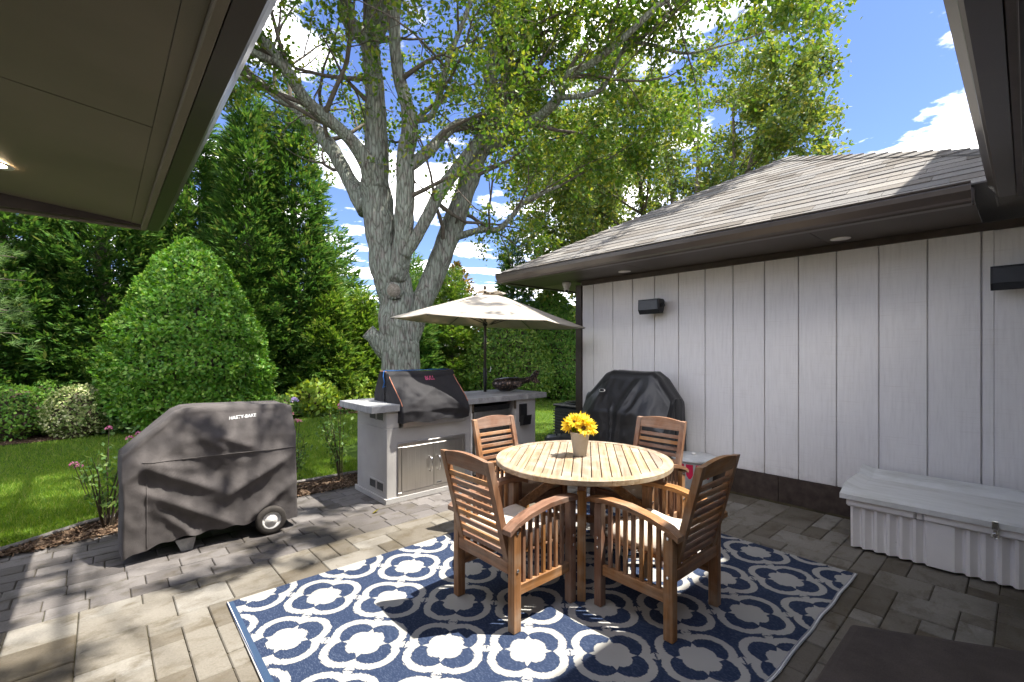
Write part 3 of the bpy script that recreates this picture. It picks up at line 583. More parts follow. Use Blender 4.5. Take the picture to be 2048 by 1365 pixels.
for i, (p, d) in enumerate(heads):
    p = np.array(p); d = unit(np.array(d)); e1 = unit(np.cross(d, [0.1, .2, 1])); e2 = np.cross(d, e1); pe = []; dr = []; nr = []
    for ring2, kk in ((0, 18), (1, 16), (2, 13), (3, 9 if i != 1 else 0)):
        for q in range(kk):
            a = 2*math.pi*(q+ring2*.5)/kk+rng.normal()*.1; rad = e1*math.cos(a)+e2*math.sin(a); pe.append(p+rad*.010); dr.append(rad+d*(.15+.3*ring2)+rng.normal(size=3)*.12); nr.append(d+rng.normal(size=3)*.2)
    h = leaves('flower_head', np.array(pe), np.array(dr), np.array(nr), rng.uniform(.046, .064, len(pe)), .018, 'sunflower_petal', fl)
    c_ = MB().lathe([(.0, .010), (.010, .009), (.015, .004), (.016, -.004)] if i == 1 else [(.0, .006), (.005, .005), (.008, .002), (.008, -.004)], 14).build('seed_disc', 'seed_head', h, True); c_.location = tuple(p+d*.006); c_.rotation_euler = Vector(d).to_track_quat('Z', 'Y').to_euler()
    MB().tube([(p[0]*.3, p[1]*.3, -.02), (p[0]*.7, p[1]*.7, p[2]*.5), tuple(p-d*.006)], .003, 6).build('stem', 'lime_leaf', fl)
k = 26; a = rng.uniform(0, 6.28, k); leaves('leaf', np.c_[np.cos(a)*.03, np.sin(a)*.03, rng.uniform(.0, .06, k)], np.c_[np.cos(a), np.sin(a), rng.uniform(.2, 1, k)], np.array([0, 0, 1.])+rng.normal(size=(k, 3))*.3, .05, .025, 'lime_leaf', fl)
# ------------------------------------------------------------ cloth covers
def ss(t): t = min(max(t, 0), 1); return t*t*(3-2*t)
def ridge(x, z, x0, z0, x1, z1, w, A):                        # soft fold along a segment
    dx, dz = x1-x0, z1-z0; L2 = dx*dx+dz*dz; t = ((x-x0)*dx+(z-z0)*dz)/L2; tt = min(max(t, 0), 1); d = math.hypot(x-x0-tt*dx, z-z0-tt*dz); e = .55*math.exp(-(d/w)**2)+.5*math.exp(-1.7*d/w); return A*e*(.12+.88*math.sin(math.pi*min(max(.08+.84*tt, 0), 1)))
def cover(name, mat, parent, L, T, hem, yf, yb, fold, nx=110, nv=90, cap=14, rnd=.06, seed=0.):
    """long axis x in [0,L]; T(x) top height; hem(x); yf(x,f)/yb front/back y at height fraction f; fold(x,z)-> outward push of front"""
    def col(x, shrink=1.):
        top, lo = T(x), hem(x); n1 = nv*2//5; pts = []; ym = (yf(x, .5)+yb(x, .5))/2; h = top-lo
        for i in range(n1+1):
            f = i/n1; z = lo+(h-rnd)*f; y = yf(x, f); pts.append((y-fold(x, z), z, -1))
        y1, y2 = yf(x, 1), yb(x, 1)
        for i in range(1, 7): a = i/7*math.pi/2; pts.append((y1+rnd*(1-math.cos(a)), top-rnd+rnd*math.sin(a), 0))
        n2 = nv//5
        for i in range(n2+1): f = i/n2; pts.append((y1+rnd+(y2-y1-2*rnd)*f, top-.006*math.sin(math.pi*f)+.004*mnoise.noise((x*7, f*3, seed)), 0))
        for i in range(1, 7): a = math.pi/2*(1-i/7); pts.append((y2-rnd*(1-math.cos(a)), top-rnd+rnd*math.sin(a), 0))
        for i in range(n1+1): f = 1-i/n1; pts.append((yb(x, f), lo+(h-rnd)*f, 1))
        return [(ym+(y-ym)*shrink, z) for y, z, _ in pts]
    V = []; cols = 0
    for k in range(cap): s_ = (k+.5)/cap; V += [(-rnd*.5*(1-s_*s_) if 0 else -.02*math.sqrt(max(0, 1-s_*s_))+.012*mnoise.noise((s_*3, z*4, seed)), y, z-(1-s_)*0) for y, z in col(0, s_)]; cols += 1
    for i in range(nx+1): V += [(L*i/nx, y, z) for y, z in col(L*i/nx)]; cols += 1
    for k in range(cap-1, -1, -1): s_ = (k+.5)/cap; V += [(L+.02*math.sqrt(max(0, 1-s_*s_))+.012*mnoise.noise((s_*3, z*4, seed+5)), y, z) for y, z in col(L, s_)]; cols += 1
    m_ = len(V)//cols; F = np.array([(c*m_+r, (c+1)*m_+r, (c+1)*m_+r+1, c*m_+r+1) for c in range(cols-1) for r in range(m_-1)])
    me = raw_mesh(name, np.array(V), F, mat, True); bm = bmesh.new(); bm.from_mesh(me); bmesh.ops.recalc_face_normals(bm, faces=bm.faces); bm.to_mesh(me); bm.free(); return ob(name, me, parent)
def lettering(name, txt, size, mat, parent, fn, shear=0., bold=.0):
    cu_ = bpy.data.curves.new(name, 'FONT'); cu_.body = txt; cu_.size = size; cu_.shear = shear; cu_.offset = bold; cu_.align_x = 'CENTER'
    o = bpy.data.objects.new(name, cu_); COL.objects.link(o); dg = bpy.context.evaluated_depsgraph_get(); me = bpy.data.meshes.new_from_object(o.evaluated_get(dg)); bpy.data.objects.remove(o)
    for v in me.vertices: v.co = fn(v.co.x, v.co.y)
    me.materials.clear(); me.materials.append(MATS[mat]); me.name = name; return ob(name, me, parent)
# smoker under charcoal cover
HX0, HY0 = .115, 4.19; HL = 1.13
sm = thing('covered_smoker', 'charcoal smoker grill under a wrinkled canvas cover on two wheels', 'grill', (HX0, HY0, 0))
Tp = lambda x: float(np.interp(x, [0, .03, .30, .36, .45, HL-.05, HL], [.755, .785, 1.035, 1.06, 1.066, 1.045, 1.02]))
Hm = lambda x: float(np.interp(x, [0, .1, .3, .85, HL], [.05, .085, .125, .125, .075]))+.008*math.sin(x*40)
Yf = lambda x, f: .10*max(0, f-.80)/.2*.9-.02*(1-f)+.05*max(0, f-.55)
Yb = lambda x, f: .56-.05*f
def fold_s(x, z):
    v = ridge(x, z, .05, .70, .62, .40, .055, .055)+ridge(x, z, .62, .38, 1.08, .62, .06, .055)+ridge(x, z, .10, .50, .70, .12, .05, .045)+ridge(x, z, .33, .95, .85, .70, .05, .035)+ridge(x, z, .05, .72, .45, .60, .04, .03)
    v += ridge(x, z, .72, .12, 1.10, .40, .05, .035)+ridge(x, z, .18, .36, .45, .06, .035, .03)+ridge(x, z, .85, .98, 1.1, .85, .05, .02)+ridge(x, z, .45, .85, .62, .72, .03, .022)
    v -= .035*math.exp(-((x-.55)**2/.05+(z-.55)**2/.01)); v += .010*mnoise.noise((x*6, z*6, 3))+.006*mnoise.noise((x*17, z*14, 8))
    v += .006*math.exp(-((z-(.70-.02*x+ .0))/.008)**2) if x > .1 else 0
    return v*ss((1.08-z)/.12)
cv = cover('canvas_cover', 'charcoal_canvas', sm, HL, Tp, Hm, Yf, Yb, fold_s, 130, 110, 14, .055, 1.)
def on_s(cx, cz, rot=0.):
    def f(u, v): x = cx+u*math.cos(rot)-v*math.sin(rot); z = cz+u*math.sin(rot)+v*math.cos(rot); fr_ = (z-Hm(x))/(Tp(x)-.055-Hm(x)); return Vector((x, Yf(x, fr_)-fold_s(x, z)-.005, z))
    return f
lettering('lettering', 'HASTY-BAKE', .034, 'white_print', sm, on_s(.745, .955, .05), .25, .0006)
pts = [on_s(0, 0)(x, .705-.02*x) for x in np.linspace(.1, HL-.01, 50)]; MB().tube([p+Vector((0, .002, 0)) for p in pts], .003, 6).build('seam', 'charcoal_canvas', sm, True)
pts = [on_s(0, 0)(.125, z) for z in np.linspace(.10, .62, 40)]; MB().tube([p+Vector((0, .002, 0)) for p in pts], .003, 6).build('seam', 'charcoal_canvas', sm, True)
for y in (-.055, .50):
    w = ob('wheel', None, sm, (.925, y, .115)); w.rotation_euler.x = R(90)
    MB().lathe([(.072, -.022), (.10, -.027), (.112, -.016), (.115, 0), (.112, .016), (.10, .027), (.072, .022)], 32, (0, 0, 0), False).build('tyre', 'tyre', w, True)
    MB().lathe([(.074, -.018), (.072, .018), (.058, .006), (.05, .004), (.042, .014), (.022, .018), (.013, .024), (.0, .026)], 28).build('rim', 'white_trim', w, True)
MB().add([(.29, .0, .10), (.42, .0, .10), (.40, .02, 0), (.33, .02, 0), (.29, .10, .10), (.42, .10, .10), (.40, .09, 0), (.33, .09, 0)], [(0, 1, 2, 3), (4, 7, 6, 5), (0, 3, 7, 4), (1, 5, 6, 2), (3, 2, 6, 7), (0, 4, 5, 1)]).build('foot', 'counter_tile', sm)
MB().box(.08, 1.05, .03, .5, .12, .6).build('frame', 'black_metal', sm, False, False)
# gas grill under black vinyl cover, against the wall (long axis along -Y)
gg = thing('covered_gas_grill', 'gas grill under a black vinyl cover against the grey wall', 'grill', (4.36, 3.73, 0), R(-90)); GL = 1.16
GT = lambda x: float(np.interp(x, [0, .05, .16, .27, .36, .78, .90, 1.0, 1.1, GL], [.98, 1.02, 1.13, 1.24, 1.272, 1.262, 1.27, 1.20, 1.06, .98]))
def fold_g(x, z):
    v = ridge(x, z, .80, 1.2, .62, .78, .05, .05)+ridge(x, z, .62, .80, .52, .1, .04, .02)+ridge(x, z, .92, 1.1, .70, .70, .05, .03)+ridge(x, z, .3, 1.0, .05, .6, .05, .02)
    return v+.016*mnoise.noise((x*5, z*5, 30))+.008*mnoise.noise((x*13, z*12, 9))+(.012*math.exp(-((x-.50)/.012)**2)*(1+.6*math.sin(z*70)) if z < .86 else 0)
cover('vinyl_cover', 'black_vinyl', gg, GL, GT, lambda x: .03, lambda x, f: .03+.20*max(0, f-.68)/.32+.02*(1-f), lambda x, f: .60-.06*f, lambda x, z: fold_g(x, z)*ss((1.3-z)/.15), 100, 100, 14, .10, 7.)
o = MB().lathe([(.045, 0), (.045, .004), (.036, .006), (.0, .005)], 28).build('badge', 'white_trim', gg, True); o.scale = (1, .45, 1); o.location = (.36, .085, 1.035); o.rotation_euler = Vector((0, -1, .55)).to_track_quat('Z', 'Y').to_euler()
o2 = MB().lathe([(.036, .004), (.036, .0065), (.0, .0062)], 28).build('badge_inlay', 'black_plastic', o, True)
# ------------------------------------------------------------ outdoor kitchen island
IS = thing('kitchen_island', 'stucco outdoor kitchen island with grey tile counter and steel doors', 'outdoor kitchen', (2.08, 4.17, 0)); IO = Vector((-2.08, -4.17, 0))
def IB(name, mat, *a, c=.004, par=None):
    o = B(name, mat, par or IS, *a, c=c)
    if not par: o.location = IO
    return o
IB('base_wall', 'stucco', 2.08, 3.10, 4.17, 4.86, .0, .735); IB('base_wall', 'stucco', 2.08, 2.215, 4.171, 4.859, .736, .905); IB('base_wall', 'stucco', 3.0, 3.10, 4.171, 4.859, .736, .905)
IB('base_wall', 'stucco', 3.78, 4.12, 4.17, 4.86, 0, .905); IB('back_wall', 'stucco', 2.216, 3.779, 4.80, 4.858, 0.0, .904)
IB('plinth', 'stucco', 2.058, 3.1, 4.148, 4.169, 0, .055); IB('plinth', 'stucco', 2.058, 2.079, 4.17, 4.88, 0, .055); IB('plinth', 'stucco', 3.78, 4.142, 4.148, 4.169, 0, .055)
def tiles(x0, x1, y0, y1, nx_, ny_):
    for i in range(nx_):
        for j in range(ny_):
            a, b = x0+(x1-x0)*i/nx_, x0+(x1-x0)*(i+1)/nx_; c_, d_ = y0+(y1-y0)*j/ny_, y0+(y1-y0)*(j+1)/ny_; IB('counter_tile', 'counter_tile', a+.0012, b-.0012, c_+.0012, d_-.0012, .906, .972, c=.003)
tiles(1.905, 2.222, 4.13, 4.92, 1, 3); tiles(2.99, 4.29, 4.13, 4.92, 4, 3); tiles(2.225, 2.987, 4.72, 4.92, 3, 1)
for nm, z0 in (('vent', .10), ('vent', .80)):
    for y in (4.30, 4.47):
        vb = IB(nm, 'stucco', 2.0735, 2.0795, y-.075, y+.075, z0, z0+.105, c=.002)
        for k in range(7): B('louvre', 'black_metal', vb, 2.0712, 2.0732, y-.064+k*.019, y-.052+k*.019, z0+.015, z0+.09, c=.0005)
fr_ = ob('access_door_frame', None, IS, IO)
for a in ((2.195, 3.012, .545, .583), (2.195, 3.012, .056, .092), (2.195, 2.232, .0925, .5445), (2.975, 3.012, .0925, .5445)): B('frame_rail', 'steel', fr_, a[0], a[1], 4.154, 4.1695, a[2], a[3], c=.003)
for a, b, hx in ((2.2345, 2.6035, 2.555), (2.6065, 2.9725, 2.655)):
    d_ = IB('access_door', 'steel', a, b, 4.151, 4.169, .095, .542, c=.003)
    MB().tube([(hx, 4.152, .255), (hx, 4.115, .262), (hx, 4.108, .285), (hx, 4.108, .375), (hx, 4.115, .398), (hx, 4.152, .405)], .0085, 10).build('handle', 'chrome', d_, True)
B('badge', 'black_metal', IS, .56, .62, -.0215, -.018, .115, .127)
IB('fridge_jamb', 'white_trim', 3.1015, 3.122, 4.165, 4.19, 0, .90); IB('bracket', 'stem', 3.103, 3.135, 4.150, 4.163, .80, .904); IB('bracket', 'stem', 3.75, 3.778, 4.150, 4.169, .80, .904)
bp = IB('outlet_box', 'black_plastic', 3.835, 3.955, 4.145, 4.1695, .63, .85); 
MB().prism([(4.144, .70), (4.07, .72), (4.09, .60), (4.144, .585)], 0, 3.83, 3.96).build('outlet_cover', 'black_plastic', bp)
fg = thing('mini_fridge', 'stainless mini fridge with black trim built into the island', 'fridge', (3.14, 4.23, 0))
B('cabinet', 'black_plastic', fg, 0, .58, .03, .52, .03, .865); B('door', 'steel', fg, .03, .575, -.02, .028, .08, .80); B('trim_strip', 'black_plastic', fg, 0, .58, -.025, .028, .805, .862); MB().tube([(.045, -.03, .2), (.045, -.03, .7)], .012, 10).build('handle', 'steel', fg, True)
# built-in grill and its cover
bg_ = thing('built_in_grill', 'built-in steel grill under black cover with pink lettering and blue cord', 'grill', (2.235, 4.17, .74)); 
B('firebox', 'steel', bg_, 0, .745, -.045, .50, 0, .05)
B('hood', 'steel', bg_, .03, .715, .16, .46, .05, .36, c=.05); B('side_panel', 'steel', bg_, -.012, .0, .10, .54, .235, .30); B('side_panel', 'steel', bg_, .746, .757, .10, .54, .235, .30)
BT = lambda x: .545+.006*math.sin(x*9)
def fold_b(x, z): return (ridge(x, z, .05, .22, .30, .30, .05, .03)+ridge(x, z, .42, .40, .74, .14, .06, .05)+ridge(x, z, .3, .30, .45, .38, .05, .03)-ridge(x, z, .25, .15, .6, .10, .06, .03)+.012*mnoise.noise((x*6, z*7, 50))+.006*mnoise.noise((x*15, z*15, 5)))*ss((.56-z)/.12)
def byf(x, f): return float(np.interp(f, [0, .25, .38, .5, .8, 1.], [-.085, -.10, -.07, -.03, .11, .20]))
cover('grill_cover', 'black_canvas', bg_, .80, BT, lambda x: .045+.02*math.sin(x*5)*0+.012*math.sin(x*16), byf, lambda x, f: float(np.interp(f, [0, .35, .6, 1], [.50, .56, .55, .45])), fold_b, 90, 100, 12, .06, 3.)
for k in bg_.children:
    if k.name.startswith('grill_cover'): k.location = (-.025, 0, 0)
def on_b(cx, cz):
    def f(u, v): x = cx+u; z = cz+v; lo = .045+.012*math.sin(x*16); fq = (z-lo)/(BT(x)-lo-.06); return Vector((x-.025, byf(x, fq)-fold_b(x, z)-.007, z))
    return f
lettering('lettering', 'BULL', .056, 'pink_print', bg_, on_b(.46, .452), .2, .001)
for x in (.0, .795): MB().tube([(x-.025, byf(x, f)-.004, .05+.435*f) for f in np.linspace(.38, 1, 16)]+[(x-.025, .235, .535), (x-.025, .30, .549), (x-.025, .42, .549)], .0045, 6).build('piping', 'orange_piping', bg_, True)
MB().tube([(-.035, .30, .555), (.2, .30, .553), (.5, .30, .556), (.785, .30, .553)], .005, 6).build('cord', 'blue_cord', bg_, True); MB().tube([(-.035, .30, .555), (-.06, .27, .5), (-.055, .25, .44), (-.07, .26, .38), (-.05, .24, .40)], .005, 6).build('cord', 'blue_cord', bg_, True)
# umbrella
ub = Vector((3.74, 4.72, .972)); um = thing('patio_umbrella', 'open beige patio umbrella standing on the island counter', 'umbrella', tuple(ub)); UR = 1.28; tilt = Matrix.Rotation(R(3.0), 4, (.75, .66, 0))
MB().tube([(0, 0, 0), (0, 0, 1.36)], .017, 14).build('pole', 'brown_metal', um, True); MB().tube([(0, 0, 0), (0, 0, .10), (0, 0, .13), (0, 0, .30), (0, 0, .32)], [.021, .021, .026, .026, .019], 14).build('crank_sleeve', 'black_plastic', um, True)
MB().tube([(.0, -.03, .26), (.02, -.09, .27), (.02, -.10, .33)], .006, 8).build('crank_handle', 'chrome', um, True)
sd_ = 6; top = 1.30; drop = .40; hd = Matrix.Translation((0, 0, 0)) @ tilt; a0 = R(20)
V = []; nr_, na = 14, sd_*12
for i in range(nr_+1):
    t_ = .10+.90*i/nr_
    for k in range(na):
        ph = (k/na*sd_) % 1; a = a0+2*math.pi*k/na; seg = math.cos(math.pi/sd_)/math.cos((ph-.5)*2*math.pi/sd_); r_ = UR*t_*seg; sag = .016*math.sin(math.pi*ph)*t_
        z = top-drop*(t_**1.04)-sag*(.5+.5*t_); V.append(tuple(hd @ Vector((r_*math.cos(a), r_*math.sin(a), z))))
F = np.array([(i*na+k, i*na+(k+1) % na, (i+1)*na+(k+1) % na, (i+1)*na+k) for i in range(nr_) for k in range(na)])
can = ob('canopy', raw_mesh('canopy', np.array(V), F, 'umbrella_cloth', True), um); md = can.modifiers.new('thick', 'SOLIDIFY'); md.thickness = .003
V = []
for i in range(5):
    t_ = i/4*.155
    for k in range(na): a = a0+2*math.pi*k/na; r_ = UR*t_*(1+.05*math.cos(6*(a-a0))); V.append(tuple(hd @ Vector((r_*math.cos(a), r_*math.sin(a), top+.045-.30*t_-(.02*(1-math.cos(6*(a-a0)))*.5 if i == 4 else 0)))))
F = np.array([(i*na+k, i*na+(k+1) % na, (i+1)*na+(k+1) % na, (i+1)*na+k) for i in range(4) for k in range(na)]); ob('vent_cap', raw_mesh('vent_cap', np.array(V), F, 'umbrella_cloth', True), can)
MB().lathe([(.0, .06), (.02, .05), (.024, .03), (.018, .0)], 14, (0, 0, top+.03)).build('finial', 'brown_metal', um, True)
for k in range(sd_):
    a = a0+2*math.pi*k/sd_; q = lambda r_, z: hd @ Vector((r_*math.cos(a), r_*math.sin(a), z))
    rbb = MB().tube([q(.03, top-.012), q(UR*.5, top-drop*.46-.012), q(UR*.985, top-drop-.008)], .0075, 6).build('rib', 'brown_metal', um, True); MB().tube([q(.03, .88), q(UR*.5, top-drop*.46-.02)], .006, 6).build('strut', 'brown_metal', rbb, True)
MB().lathe([(.03, .86), (.034, .88), (.03, .91)], 14).build('runner', 'black_plastic', um, True)
# bronze fish planter
fi = thing('fish_planter', 'bronze fish shaped planter on the right end of the counter', 'planter', (4.02, 4.56, .974), R(-30)); fi.scale = (1.2, 1.2, 1.2); V = []; nn_ = 26; na = 24
for i in range(nn_+1):
    t_ = i/nn_; x = -.19+.42*t_; w = float(np.interp(t_, [0, .06, .2, .42, .6, .78, .9, 1], [.012, .05, .095, .112, .095, .045, .028, .024])); hz = float(np.interp(t_, [0, .06, .2, .42, .6, .78, .9, 1], [.012, .045, .075, .085, .075, .038, .03, .035])); zc = float(np.interp(t_, [0, .2, .45, .7, 1], [.085, .080, .083, .095, .125]))
    for k in range(na):
        a = 2*math.pi*k/na; z = hz*math.sin(a)
        if .16 < t_ < .62: z = min(z, hz*.80)
        V.append((x, w*math.cos(a), max(.0, zc+z)))
F = [(i*na+k, i*na+(k+1) % na, (i+1)*na+(k+1) % na, (i+1)*na+k) for i in range(nn_) for k in range(na)]+[tuple(range(na))[::-1], tuple(nn_*na+k for k in range(na))]
MB().add(V, F).build('body', 'bronze', fi, True)
for s in (1, -1): MB().add([(.21, -.008, .125), (.30, -.006, .125+s*.075+.03), (.35, -.004, .125+s*.06+.03), (.31, -.004, .14), (.21, .008, .125), (.30, .006, .125+s*.075+.03), (.35, .004, .125+s*.06+.03), (.31, .004, .14)], [(0, 1, 2, 3), (7, 6, 5, 4), (0, 4, 5, 1), (1, 5, 6, 2), (2, 6, 7, 3), (3, 7, 4, 0)]).build('tail_fin', 'bronze', fi)
MB().add([(.0, -.105, .08), (.10, -.125, .05), (.12, -.10, .10), (.03, -.095, .12)], [(0, 1, 2, 3)]).build('side_fin', 'bronze', fi); MB().lathe([(.014, 0), (.012, .008), (.0, .01)], 12, (-.13, -.065, .10)).build('eye', 'bronze', fi, True)
# AC condenser, bucket, drink tub, storage bin, covered hexagonal table, leaf
ac = thing('air_conditioner', 'black air conditioner condenser behind the covered grill', 'air conditioner', (5.15, 4.32, 0))
B('base_pad', 'stucco', ac, -.03, .73, 0, .53, 0, .05); B('housing', 'black_metal', ac, .01, .69, .02, .50, .05, .66, c=.02); 
for k in range(13): B('louvre', 'black_metal', ac, 0, .70, .01, .51, .09+k*.042, .105+k*.042, c=.002)
B('top', 'black_metal', ac, -.005, .705, .005, .515, .665, .70, c=.012); MB().lathe([(.24, .0), (.24, .02), (.22, .02), (.2, .0)], 30, (.35, .26, .70)).build('fan_guard', 'black_metal', ac, True)
pk = thing('black_pot', 'low black lidded pot on the ground behind the table', 'pot', (4.37, 3.99, 0))
MB().lathe([(.13, 0), (.15, .02), (.17, .3), (.175, .36), (.165, .36)], 24).build('body', 'black_metal', pk, True); MB().lathe([(.19, .362), (.19, .385), (.15, .42), (.05, .432), (0, .434)], 24).build('lid', 'black_metal', pk, True); MB().tube([(-.05, 0, .43), (-.045, 0, .465), (.045, 0, .465), (.05, 0, .43)], .008, 8).build('handle', 'black_metal', pk, True)
dk = thing('drink_tub', 'white round lidded tub with red print beside the wall', 'tub', (4.74, 2.385, 0))
MB().lathe([(.16, 0), (.175, .01), (.205, .33), (.212, .345), (.2, .345)], 32).build('body', 'bucket_white', dk, True); MB().lathe([(.225, .346), (.232, .352), (.232, .372), (.21, .384), (.0, .392)], 32).build('lid', 'bucket_white', dk, True); MB().lathe([(.022, .39), (.024, .402), (.018, .412), (0, .414)], 14).build('knob', 'white_trim', dk, True)
for a0_, z0, z1 in ((195, .17, .325), (222, .17, .325), (252, .17, .325), (170, .17, .325)):
    vs = []; nq = 8
    for i in range(nq+1):
        a = R(a0_+20*i/nq-10); lo = z0+.05*abs(i/nq*2-1)**2
        for z in (lo, z1): r_ = .1765+(z-.01)*.0938+.0016; vs.append((r_*math.cos(a), r_*math.sin(a), z))
    MB().add(vs, [(2*i, 2*i+2, 2*i+3, 2*i+1) for i in range(nq)]).build('printed_mark', 'red_print', dk)
bn = thing('storage_bin', 'white ribbed plastic storage bin with hasp along the wall', 'storage bin', (4.22, .92, 0)); BL = 1.75
V = []; ribs = []; y = -.02
bk_w = [(.055)]*40
ys_ = [0.0]; xo = [.0]; yy = .0; k = 0
while yy < BL-.12:
    if k == 6: pat = [(.14, 0.0), (.034, .032), (.010, .032), (.012, .0)]
    else: pat = [(.016, 0.0), (.034, .032), (.010, .032), (.012, .0)]
    for d_, x_ in pat: yy += d_; ys_.append(yy); xo.append(x_)
    k += 1
prof = [(.022+x_, -y_-.025) for y_, x_ in zip(ys_, xo)]
lo_ = prof+[(.70, prof[-1][1]), (.70, -.025)]
n = len(lo_); vs = [(x+.01, y_, .02) for x, y_ in lo_]+[(x, y_, .325) for x, y_ in lo_]
MB().add(vs, [tuple(range(n)), tuple(range(2*n-1, n-1, -1))]+[(i, i+n, (i+1) % n+n, (i+1) % n) for i in range(n)]).build('ribbed_body', 'bin_plastic', bn)
B('upper_band', 'bin_plastic', bn, .004, .71, -.40, .0, .327, .405, c=.012); B('upper_band', 'bin_plastic', bn, .018, .71, -.44, -.402, .327, .404, c=.008); B('upper_band', 'bin_plastic', bn, .004, .71, -BL, -.442, .327, .405, c=.012)
lid = []; V = []; nyy, nxx = 40, 16
for j in range(nyy+1):
    for i in range(nxx+1):
        x = -.02+.75*i/nxx; y_ = .035-(BL+.05)*j/nyy; z = .432+.012*math.sin(math.pi*i/nxx)
        if i >= nxx-2: z += .052*(i-(nxx-3))/3+.012
        if j <= 1: z += .030*(1-j*.6)*ss((i-1)/2)
        if i == 0: z -= .012
        V.append((x, y_, z))
F = [(j*(nxx+1)+i, j*(nxx+1)+i+1, (j+1)*(nxx+1)+i+1, (j+1)*(nxx+1)+i) for j in range(nyy) for i in range(nxx)]
bd = [i for i in range(nxx+1)]+[j*(nxx+1)+nxx for j in range(1, nyy+1)]+[nyy*(nxx+1)+i for i in range(nxx-1, -1, -1)]+[j*(nxx+1) for j in range(nyy-1, 0, -1)]; k0 = len(V); V += [(V[i][0], V[i][1], .385) for i in bd]; F += [(bd[i], bd[(i+1) % len(bd)], k0+(i+1) % len(bd), k0+i) for i in range(len(bd))]+[tuple(k0+i for i in range(len(bd)))]
MB().add(V, F).build('lid', 'bin_lid', bn)
hs = B('hasp', 'chrome', bn, -.030, -.0215, -.80, -.77, .375, .43, c=.003); B('hasp_strap', 'chrome', hs, -.012, -.004, -.795, -.775, .335, .38, c=.002); MB().tube([(-.02, -.785+.016*math.cos(a), .335+.016*math.sin(a)) for a in np.linspace(0, 6.28, 14)], .004, 6).build('shackle', 'chrome', hs, True)
hx = thing('covered_table', 'low dark brown fabric covered table at the lower right corner', 'table', (1.86, -.145, 0)); Rh = .70; V = []
def hexp(r, k, n=6): a = R(60*k); return (r*math.cos(a), r*math.sin(a))
n = 6; prof = [(1.03, .02), (1.02, .10), (1.015, .38), (1.008, .412), (.992, .424), (.96, .428), (.5, .43), (.0, .43)]; sub = 10
for f, z in prof:
    for k in range(6):
        p, q = hexp(Rh*f, k), hexp(Rh*f, k+1)
        for i in range(sub): t_ = i/sub; V.append((p[0]+(q[0]-p[0])*t_, p[1]+(q[1]-p[1])*t_, z+.003*mnoise.noise((p[0]*3+t_, q[1]*3, z*5))))
m_ = 6*sub; MB().add(V, [(i*m_+k, i*m_+(k+1) % m_, (i+1)*m_+(k+1) % m_, (i+1)*m_+k) for i in range(len(prof)-1) for k in range(m_)]).build('fabric_cover', 'brown_cover', hx, False)
MB().tube([(*hexp(Rh*1.035, k/8), .03) for k in range(0)] or [(*hexp(Rh*1.03, k), .03) for k in range(7)], .014, 8).build('hem', 'brown_cover', hx, True)
lf = leaves('fallen_leaf', np.array([[1.86, 4.02, .004], [1.87, 4.02, .006]]), np.array([[.8, .5, .15], [.9, .3, .3]]), np.array([[.1, .3, 1], [-.2, .3, 1.]]), .085, .03, 'copper_leaf', None); tag(lf, 'dry curled brown leaf lying on the grey pavers', 'leaf')
# ------------------------------------------------------------ vegetation
def sn(a, b, s):                                               # cheap smooth noise for arrays, about -1..1
    return (np.sin(a*2.1+s*1.7+1.3*np.sin(b*3.3+s))+np.sin(b*5.7+s*2.9+1.1*np.sin(a*3.7-s*.7))+.6*np.sin(a*7.3+b*9.1+s*5))/2.6
def conifer(name, label, x, y, h, r, mat, n, seed, t0=.02, K=9, ls=1., pw=.85, group='evergreens along the rear boundary', slump=.25):
    t = thing(name, label, 'tree', (x, y, .03), 0, group)
    MB().tube([(0, 0, -.1), (.03, 0, h*.3), (0, .03, h*.6), (0, 0, h*.96)], [r*.085+.04, r*.07+.03, r*.04+.02, .015], 10, .2).build('trunk', 'bark_far', t, True)
    f = t0+(1-t0)*(1-np.sqrt(rng.uniform(0, 1, n)))**.9; th = rng.uniform(0, 2*np.pi, n)
    lump = .78+.30*sn(th*1.0, f*4.5, seed)+.14*sn(th*3, f*11, seed+4)
    rr = r*(1-f)**pw*np.minimum(1, (f-t0+.05)*9)**.5*lump; dep = 1-.42*rng.uniform(0, 1, n)**1.7
    C = np.c_[np.cos(th)*rr*dep, np.sin(th)*rr*dep, f*h-slump*rr*dep*.2]
    d = unit(np.c_[np.cos(th), np.sin(th), .25+.5*f]+rng.normal(size=(n, 3))*.28); s = unit(np.cross(d, np.array([0, 0, 1.])+rng.normal(size=(n, 3))*.45)); nrm = np.cross(s, d)
    sz = ls*rng.uniform(.75, 1.3, n)[:, None]; Ps, Ds, Ns = [], [], []
    for k in range(K):
        q = k/(K-1); side = -1 if k % 2 else 1; w = .75*(1-q)+.15
        Ps.append(C+d*(q*.20*sz)-np.array([0, 0, 1.])*(q*q*.03)); Ds.append(d*(.6+.5*q)+s*(side*w)+rng.normal(size=(n, 3))*.14-np.array([0, 0, .12])); Ns.append(nrm+rng.normal(size=(n, 3))*.35)
    P = np.concatenate(Ps); k = len(P); L = np.tile(sz[:, 0], K)*rng.uniform(.085, .15, k)
    leaves('crown', P, np.concatenate(Ds), np.concatenate(Ns), L, L*rng.uniform(.19, .27, k), mat, t); return t
